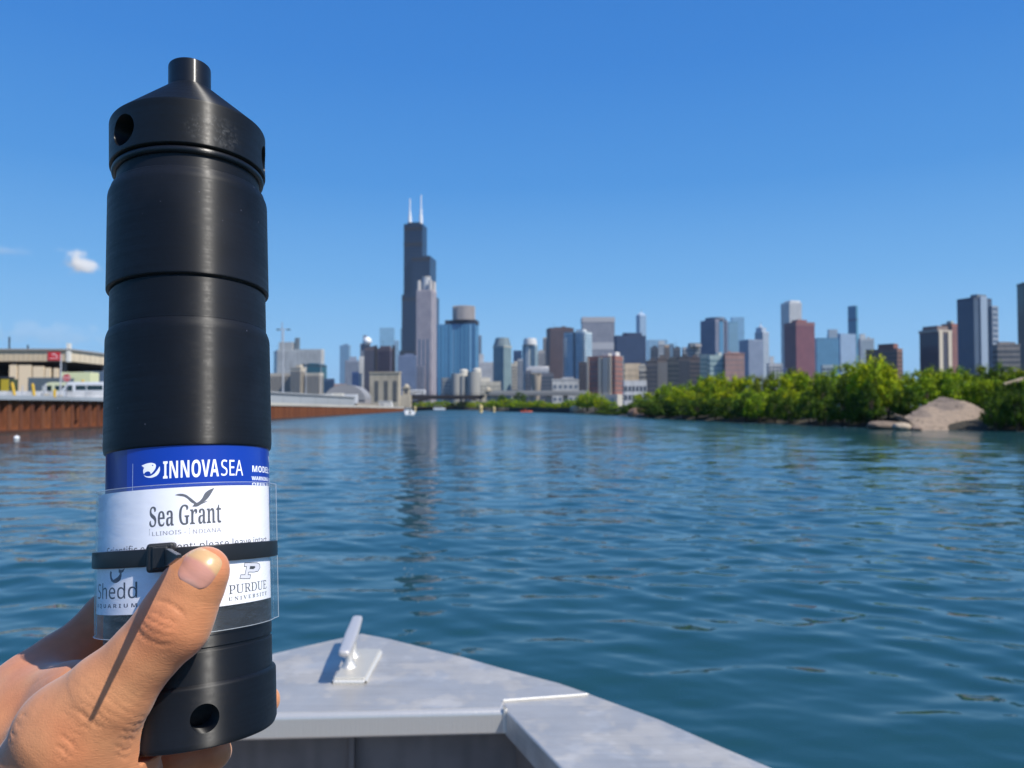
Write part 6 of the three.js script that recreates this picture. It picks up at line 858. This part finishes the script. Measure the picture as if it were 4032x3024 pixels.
    write(c, m, 'Scientific equipment: please leave intact', '', 429, 1050, 2166, 2135, '#1c1c22');
    write(c, m, 'Shedd', '', 399, 547, 2357, 2298, '#23233a');
    write(c, m, 'A Q U A R I U M', 'bold', 398, 543, 2393, 2378, '#3a3a50');
    write(c, m, 'PURDUE', '| serif', 899, 1050, 2330, 2296, '#222'); write(c, m, 'U N I V E R S I T Y', 'bold | serif', 899, 1050, 2357, 2342, '#222');
    // sea bird: two spread wings and a body
    const bx = (u, v) => m(u, v), path = (pts, fill) => { c.fillStyle = fill; c.beginPath(); pts.forEach((p, i) => { const q = p.length === 2 ? [bx(p[0], p[1])] : [bx(p[0], p[1]), bx(p[2], p[3])]; if (!i) c.moveTo(...q[0]); else if (q.length === 1) c.lineTo(...q[0]); else c.quadraticCurveTo(...q[0], ...q[1]); }); c.fill(); };
    path([[688, 1950], [712, 1938, 736, 1950], [758, 1966, 774, 1980], [790, 1974, 800, 1955], [806, 1932, 844, 1921], [836, 1936, 826, 1952], [812, 1972, 800, 1976], [812, 1972, 818, 1974], [794, 1984, 782, 1992], [770, 1998, 756, 1994], [764, 1988, 764, 1984], [752, 1980, 742, 1968], [728, 1954, 712, 1954]], '#55555b');
    // swirl above the first name, cut by the strap
    { const [x, yq] = m(458, 2262), [x2] = m(478, 2262); c.strokeStyle = '#33334e'; c.lineWidth = (x2 - x) * 0.35; c.beginPath(); c.arc(x, yq, (x2 - x) * 0.95, -0.2, 3.6); c.stroke(); path([[440, 2288], [470, 2275, 472, 2262], [486, 2276, 470, 2290]], '#33334e'); path([[470, 2240], [484, 2250, 492, 2236], [488, 2262, 470, 2254]], '#33334e'); }
    // block letter in outline
    { const q = (x, yq) => m(944 + x, 2279 - yq), P = [[0, 0], [40, 0], [43, 16], [33, 16], [35, 26], [56, 26], [72, 30], [80, 44], [78, 58], [68, 63], [20, 63], [17, 48], [27, 48], [20, 16], [4, 16]]; c.fillStyle = '#222'; c.beginPath(); P.forEach((p, i) => c[i ? 'lineTo' : 'moveTo'](...q(...p))); c.closePath(); c.fill(); c.lineJoin = 'round'; c.fillStyle = '#d5d5de'; c.lineWidth = 6; c.save(); c.strokeStyle = '#222'; c.fill(); c.stroke(); c.restore(); c.fillStyle = '#222'; c.beginPath(); [[38, 38], [54, 38], [61, 44], [60, 50], [41, 50]].forEach((p, i) => c[i ? 'lineTo' : 'moveTo'](...q(...p))); c.closePath(); c.fill(); }
    curved('printed_card', (a) => ry(a), card.a0, card.a1, cy0, cy1, phy([1, 1, 1], { map: tex(cv), roughness: 0.55, clearcoat: 0.5, clearcoatRoughness: 0.15 }), device, 96, 1);
    curved('card_backing', (a) => ry(a) - 0.0002, card.a0, card.a1, cy0, cy1, std([0.75, 0.75, 0.78]), device, 96, 1);
  }
  const filmM = phy([1, 1, 1], { transmission: 0.975, thickness: 0, roughness: 0.08, ior: 1.5, bumpMap: rep(grimeBump, 2), bumpScale: 0.0006 });
  curved('laminate', (a, t) => ry(a) + 0.00035 + 0.0008 * sstep(-1.2, -1.75, a), -1.75, 1.34, hgt(2500, core + 0.002), hgt(1903, core + 0.002), filmM, device, 110, 6, 0.0085);
  { // the cut edge of the film catches light
    const g = device.children.at(-1).geometry.attributes.position, n = 117, pt = (j, i) => V().fromBufferAttribute(g, j * n + i), e = [];
    const line = (a) => e.push(new THREE.TubeGeometry(new THREE.CatmullRomCurve3(a), a.length * 2, 0.00018, 5));
    line([0, 1, 2, 3, 4, 5, 6].map((j) => pt(j, n - 1))); line([0, 1, 2, 3, 4, 5, 6].map((j) => pt(j, 0))); for (const j of [0, 6]) line([...Array(n).keys()].map((i) => pt(j, i)));
    part('laminate_edge', e, phy([0.8, 0.85, 0.9], { transmission: 0.75, thickness: 0, roughness: 0.4 }), device);
  }

  // ---- cable tie
  const tie = thing('cable_tie', 'black plastic cable tie strapped around the cylinder and its white card', 'cable tie');
  tie.applyMatrix4(new THREE.Matrix4().multiplyMatrices(camera.matrixWorld, devM));
  const tieM = phy([0.012, 0.012, 0.013], { roughness: 0.34, bumpMap: rep(scuff, 4), bumpScale: 0.0001 });
  const ts = hgt(2186, 0.038), half = 0.00335, pts = [];
  const tr = (a) => core + 0.0010 + stand(a) * (1 - 0.5 * sstep(1.6, 2.2, Math.abs(a)));
  { const n = 120, P = [], idx = []; for (let i = 0; i <= n; i++) { const a = -Math.PI + i / n * 2 * Math.PI, r = tr(a), h = ts - 0.0004 * Math.sin(a); for (const [dr, dy] of [[0, -half], [0.0004, -half - 0.0002], [0.0011, -half + 0.0002], [0.0011, half - 0.0002], [0.0004, half + 0.0002], [0, half]]) P.push(Math.sin(a) * (r + dr), h + dy, Math.cos(a) * (r + dr)); if (i) for (let k = 0; k < 5; k++) { const q = i * 6 + k, o = q - 6; idx.push(o, o + 1, q, q, o + 1, q + 1); } } const g = new THREE.BufferGeometry(); g.setAttribute('position', new THREE.Float32BufferAttribute(P, 3)); g.setIndex(idx.slice()); for (let k = 0; k < idx.length; k += 3) { const t = idx[k + 1]; idx[k + 1] = idx[k + 2]; idx[k + 2] = t; } g.setIndex(idx); g.computeVertexNormals(); part('strap', g, tieM, tie); }
  const ha = hit(640, 2192, 0.0385)[0], hr = tr(ha);
  const head = new THREE.Group(); head.name = 'head'; head.rotation.y = ha; tie.add(head);
  part('head_block', [rbox(0.0108, 0.0115, 0.0052, 0.0014, 0, ts, hr + 0.0028, 4)], tieM, head);
  part('head_rim', [rbox(0.0062, 0.0088, 0.0016, 0.0007, 0.0004, ts, hr + 0.0058, 3)], tieM, head);
  // the loose end sticks out of the head towards the lens
  const h0 = near(655, 2195, 0.3085).applyMatrix4(devInv), h1 = near(706, 2196, 0.252).applyMatrix4(devInv);
  { const d = h1.clone().sub(h0), L = d.length(), z = d.clone().normalize(), yy = V(0, 1, 0).addScaledVector(z, -z.y).normalize(), x = yy.clone().cross(z); const s = new THREE.Shape(); s.moveTo(0, -0.0031); s.lineTo(L * 0.25, -0.0028); s.lineTo(L, 0.0001); s.lineTo(L, 0.0008); s.lineTo(L * 0.25, 0.0031); s.lineTo(0, 0.0033); const g = new THREE.ExtrudeGeometry(s, { depth: 0.0012, bevelEnabled: true, bevelSize: 0.0002, bevelThickness: 0.0002, bevelSegments: 1 }); g.translate(0, 0, -0.0006).applyMatrix4(new THREE.Matrix4().makeBasis(z, yy, x.negate()).setPosition(h0)); part('tail', g, tieM, tie); }
}

// ---------------------------------------------------------------- the hand
{
  const T = [near(806, 2248, 0.3035), near(748, 2325, 0.3035), near(684, 2455, 0.301), near(560, 2587, 0.299), near(428, 2735, 0.298), near(300, 2890, 0.299), near(250, 3080, 0.308)];
  const tr = [0.0094, 0.0110, 0.0128, 0.0119, 0.0152, 0.021, 0.025];
  const wrist = near(90, 3380, 0.335), arm = near(-150, 4200, 0.36);
  const bones = [];
  const chain = (pts, rs, k) => { for (let i = 0; i < pts.length - 1; i++) bones.push([cone(pts[i], pts[i + 1], rs[i], rs[i + 1]), k]); };
  const thumb = []; for (let i = 0; i < T.length - 1; i++) thumb.push(cone(T[i], T[i + 1], tr[i], tr[i + 1]));
  chain([T[6], wrist, arm], [0.026, 0.029, 0.033], 0.02);
  // palm and the ball of the thumb
  const palm = [cone(near(90, 2900, 0.36), near(330, 2960, 0.35), 0.019, 0.018), cone(near(215, 2890, 0.352), near(150, 3200, 0.345), 0.021, 0.027), cone(near(110, 2730, 0.372), near(300, 2725, 0.335), 0.013, 0.0105), cone(near(440, 2960, 0.312), near(300, 3090, 0.318), 0.0185, 0.022), cone(near(330, 2730, 0.345), near(260, 2900, 0.33), 0.0095, 0.018), cone(near(60, 2960, 0.352), near(20, 3200, 0.345), 0.026, 0.03), cone(near(480, 3075, 0.332), near(250, 3200, 0.335), 0.015, 0.026)];
  const F = [
    [[near(30, 2830, 0.372), near(245, 2600, 0.388), near(430, 2420, 0.408), near(690, 2370, 0.415), near(930, 2440, 0.395)], [0.0165, 0.0128, 0.0112, 0.0098, 0.0085]],
    [[near(90, 2940, 0.378), near(330, 2770, 0.397), near(480, 2700, 0.412), near(820, 2690, 0.412), near(1038, 2758, 0.378)], [0.016, 0.0125, 0.0112, 0.0095, 0.0078]],
    [[near(140, 3040, 0.376), near(420, 2900, 0.398), near(560, 2860, 0.405), near(760, 2830, 0.405), near(880, 2850, 0.395)], [0.016, 0.012, 0.0108, 0.0092, 0.008]],
    [[near(220, 3120, 0.365), near(480, 3050, 0.372), near(690, 3000, 0.374), near(838, 2962, 0.378)], [0.016, 0.0118, 0.0105, 0.0088]],
  ].map(([p, r]) => p.slice(0, -1).map((a, i) => cone(a, p[i + 1], r[i], r[i + 1])));
  const dir = T[1].clone().sub(T[2]).normalize(), viewN = T[2].clone().negate().normalize(), side = dir.clone().cross(viewN).normalize(), up = side.clone().cross(dir);
  const ip = near(640, 2440, 0.297);
  const wrinkles = (x, y, z) => { // knuckle folds and skin lines, as depth in metres
    const px = x - ip.x, py = y - ip.y, pz = z - ip.z, a = px * dir.x + py * dir.y + pz * dir.z, b = px * side.x + py * side.y + pz * side.z, w = px * up.x + py * up.y + pz * up.z;
    if (w < -0.006 || a < -0.09 || a > 0.04) return 0;
    let d = 0;
    const n = noise3(x * 500, y * 500, z * 500) - 0.5;
    for (const [o, c, wd, dp, l] of [[0.0085, -42, 0.0007, 0.00055, 0.0085], [0.0035, -12, 0.0006, 0.0004, 0.0075], [0.0005, 18, 0.0006, 0.00045, 0.0085], [-0.0028, 22, 0.0006, 0.0004, 0.009], [-0.0062, 38, 0.0007, 0.00055, 0.0095]]) { const q = (a - o - c * b * b - n * 0.0012) / wd; if (q * q < 9) d += 0.6 * (0.55 + 0.9 * noise3(x * 260 + o * 9000, y * 260, z * 260)) * dp * Math.exp(-q * q) * (1 - sstep(l * 0.55, l, Math.abs(b))); }
    d -= 0.0007 * Math.exp(-((a - 0.001) ** 2) / 0.00004 - b * b / 0.00006); // the knuckle's own pad
    const low = sstep(-0.02, -0.045, a); if (low > 0) d += low * 0.0003 * Math.pow(0.5 + 0.5 * Math.sin(a * 1900 + 4 * Math.sin(b * 130) + b * 300 + n * 4), 3) * sstep(0.35, 0.7, noise3(x * 130, y * 130, z * 130));
    return d;
  };
  const flesh = (x, y, z) => {
    let d = 1; for (const [f, k] of bones) d = smin(d, f(x, y, z), k);
    for (const f of palm) d = smin(d, f(x, y, z), 0.016);
    let t = 1; for (const f of thumb) t = smin(t, f(x, y, z), 0.007);
    d = smin(d, t, 0.009);
    F.forEach((c, i) => { d = smin(d, c[0](x, y, z), i ? 0.006 : 0.022); let e = 1; for (let j = 1; j < c.length; j++) e = smin(e, c[j](x, y, z), 0.006); d = smin(d, e, 0.005); });
    return d;
  };
  const q = devInv.elements;
  const skinField = (x, y, z) => {
    let d = flesh(x, y, z);
    if (Math.abs(d) < 0.004) { d += wrinkles(x, y, z); d += 0.00025 * (noise3(x * 160, y * 160, z * 160) - 0.5); }
    const lx = q[0] * x + q[4] * y + q[8] * z + q[12], lz = q[2] * x + q[6] * y + q[10] * z + q[14], ly = q[1] * x + q[5] * y + q[9] * z + q[13];
    const c = Math.min(RAD + 0.0003 - Math.hypot(lx, lz), ly + 0.0004, 0.4 - ly);   // never inside the cylinder
    return Math.max(d, c);
  };
  const g = surface(skinField, [-0.30, -0.30, -0.45], [-0.075, -0.045, -0.265], 0.001, 0.0007);
  const P = g.attributes.position, col = new Float32Array(P.count * 3), uv = new Float32Array(P.count * 2);
  for (let i = 0; i < P.count; i++) {
    const x = P.getX(i), y = P.getY(i), z = P.getZ(i), m = fbm(x * 70, y * 70, z * 70, 4), f2 = noise3(x * 420, y * 420, z * 420);
    const px = x - ip.x, py = y - ip.y, pz = z - ip.z, a = px * dir.x + py * dir.y + pz * dir.z, b = px * side.x + py * side.y + pz * side.z;
    const kn = Math.exp(-((a + 0.001) ** 2) / 0.00012 - b * b / 0.00016), tip = sstep(0.02, 0.034, a), line = sstep(0.00012, 0.0005, wrinkles(x, y, z));
    let r = 0.76, gg = 0.345, bb = 0.155;
    const blot = sstep(0.35, 0.7, fbm(x * 38 + 4, y * 38, z * 38, 3));
    r *= 0.92 + 0.14 * m; gg *= (0.80 + 0.3 * m) * lerp(1, 0.87, blot); bb *= (0.76 + 0.36 * m) * lerp(1, 0.84, blot);
    gg *= 1 - 0.17 * kn - 0.08 * tip - 0.16 * line; bb *= 1 - 0.2 * kn - 0.05 * tip - 0.18 * line; r *= 1 - 0.03 * kn - 0.08 * line;
    const sp = 0.95 + 0.1 * f2; col[3 * i] = r * sp; col[3 * i + 1] = gg * sp; col[3 * i + 2] = bb * sp;
    uv[2 * i] = x * 30 + z * 12; uv[2 * i + 1] = y * 30 - z * 7;
  }
  g.setAttribute('color', new THREE.BufferAttribute(col, 3)); g.setAttribute('uv', new THREE.BufferAttribute(uv, 2));
  g.applyMatrix4(camera.matrixWorld);
  const pores = dataTex(512, 512, (u, v) => { const a = tnoise(u * 64, v * 64, 64, 201), b = tnoise(u * 96 + 0.5 * a, v * 96, 96, 203), c = tnoise(u * 40 + v * 40, v * 40 - u * 40, 40, 207); return gray(0.5 + 0.5 * (a - 0.5) + 0.4 * (b - 0.5) - 0.25 * sstep(0.42, 0.5, c) * sstep(0.58, 0.5, c)); });
  const skin = phy([1, 1, 1], { vertexColors: true, roughness: 1, transmission: 0.3, thickness: 0, bumpMap: rep(pores, 1), bumpScale: 0.00009, ior: 1.4, clearcoat: 0.55, clearcoatRoughness: 0.42 }); // light enters the flesh and leaves it redder elsewhere
  const person = thing('person', 'left hand and wrist of a person gripping the black cylinder, thumb across the card', 'person');
  const hand = part('hand', g, skin, person);
  // thumbnail: a curved plate that follows the tip of the thumb
  const nc = near(782, 2243, 0.2955), nd = near(868, 2140, 0.2955).sub(near(752, 2325, 0.2945)).normalize();
  const na = nc.clone().negate().normalize(), nsd = nd.clone().cross(na).normalize();
  const NU = 30, NV = 30, np = [], ncol = [], nidx = [];
  const place = (a, b) => { // a across -1..1, b along 0 (root) .. 1 (free edge)
    const w = 0.0074 * Math.pow(1 - Math.pow(Math.abs(2 * b - 1), 3.2), 1 / 3.2) * lerp(0.94, 1, b), p = nc.clone().addScaledVector(nd, (b - 0.5) * 0.0152 - (1 - b) * 0.0 + 0.0006).addScaledVector(nsd, a * w);
    const v = p.clone().normalize(); let t = p.length() - 0.02; for (let i = 0; i < 60; i++) { const d = flesh(v.x * t, v.y * t, v.z * t); if (d < 0.00002) break; t += d * 0.9; }
    const edge = Math.max(Math.abs(a), Math.abs(2 * b - 1)); const lift = 0.0005 * (1 - Math.pow(edge, 8)) - 0.00025 * Math.pow(edge, 8) + 0.0004 * sstep(0.8, 1, b) * (1 - Math.pow(Math.abs(a), 6));
    return v.multiplyScalar(t - lift);
  };
  for (let j = 0; j <= NV; j++) for (let i = 0; i <= NU; i++) {
    const a = i / NU * 2 - 1, b = clamp(j / NV, 0.004, 0.996), p = place(a, b); np.push(p.x, p.y, p.z);
    const free = sstep(0.60, 0.72, b + 0.10 * a * a + 0.05 * a), moon = 1 - sstep(0.05, 0.22, b + 0.2 * a * a), nn = 0.96 + 0.08 * noise3(i * 0.3, j * 1.3, 3);
    const c = [lerp(lerp(0.56, 0.6, moon), 0.62, free), lerp(lerp(0.265, 0.33, moon), 0.385, free), lerp(lerp(0.2, 0.26, moon), 0.19, free)]; ncol.push(c[0] * nn, c[1] * nn, c[2] * nn);
    if (i && j) { const k = j * (NU + 1) + i, o = k - NU - 1; nidx.push(o - 1, o, k - 1, k - 1, o, k); }
  }
  const ng = new THREE.BufferGeometry(); ng.setAttribute('position', new THREE.Float32BufferAttribute(np, 3)); ng.setAttribute('color', new THREE.Float32BufferAttribute(ncol, 3)); ng.setIndex(nidx); ng.computeVertexNormals(); ng.applyMatrix4(camera.matrixWorld);
  part('thumbnail', ng, phy([1, 1, 1], { vertexColors: true, roughness: 0.3, side: THREE.DoubleSide, ior: 1.5 }), person);
}

renderer.render(scene, camera);
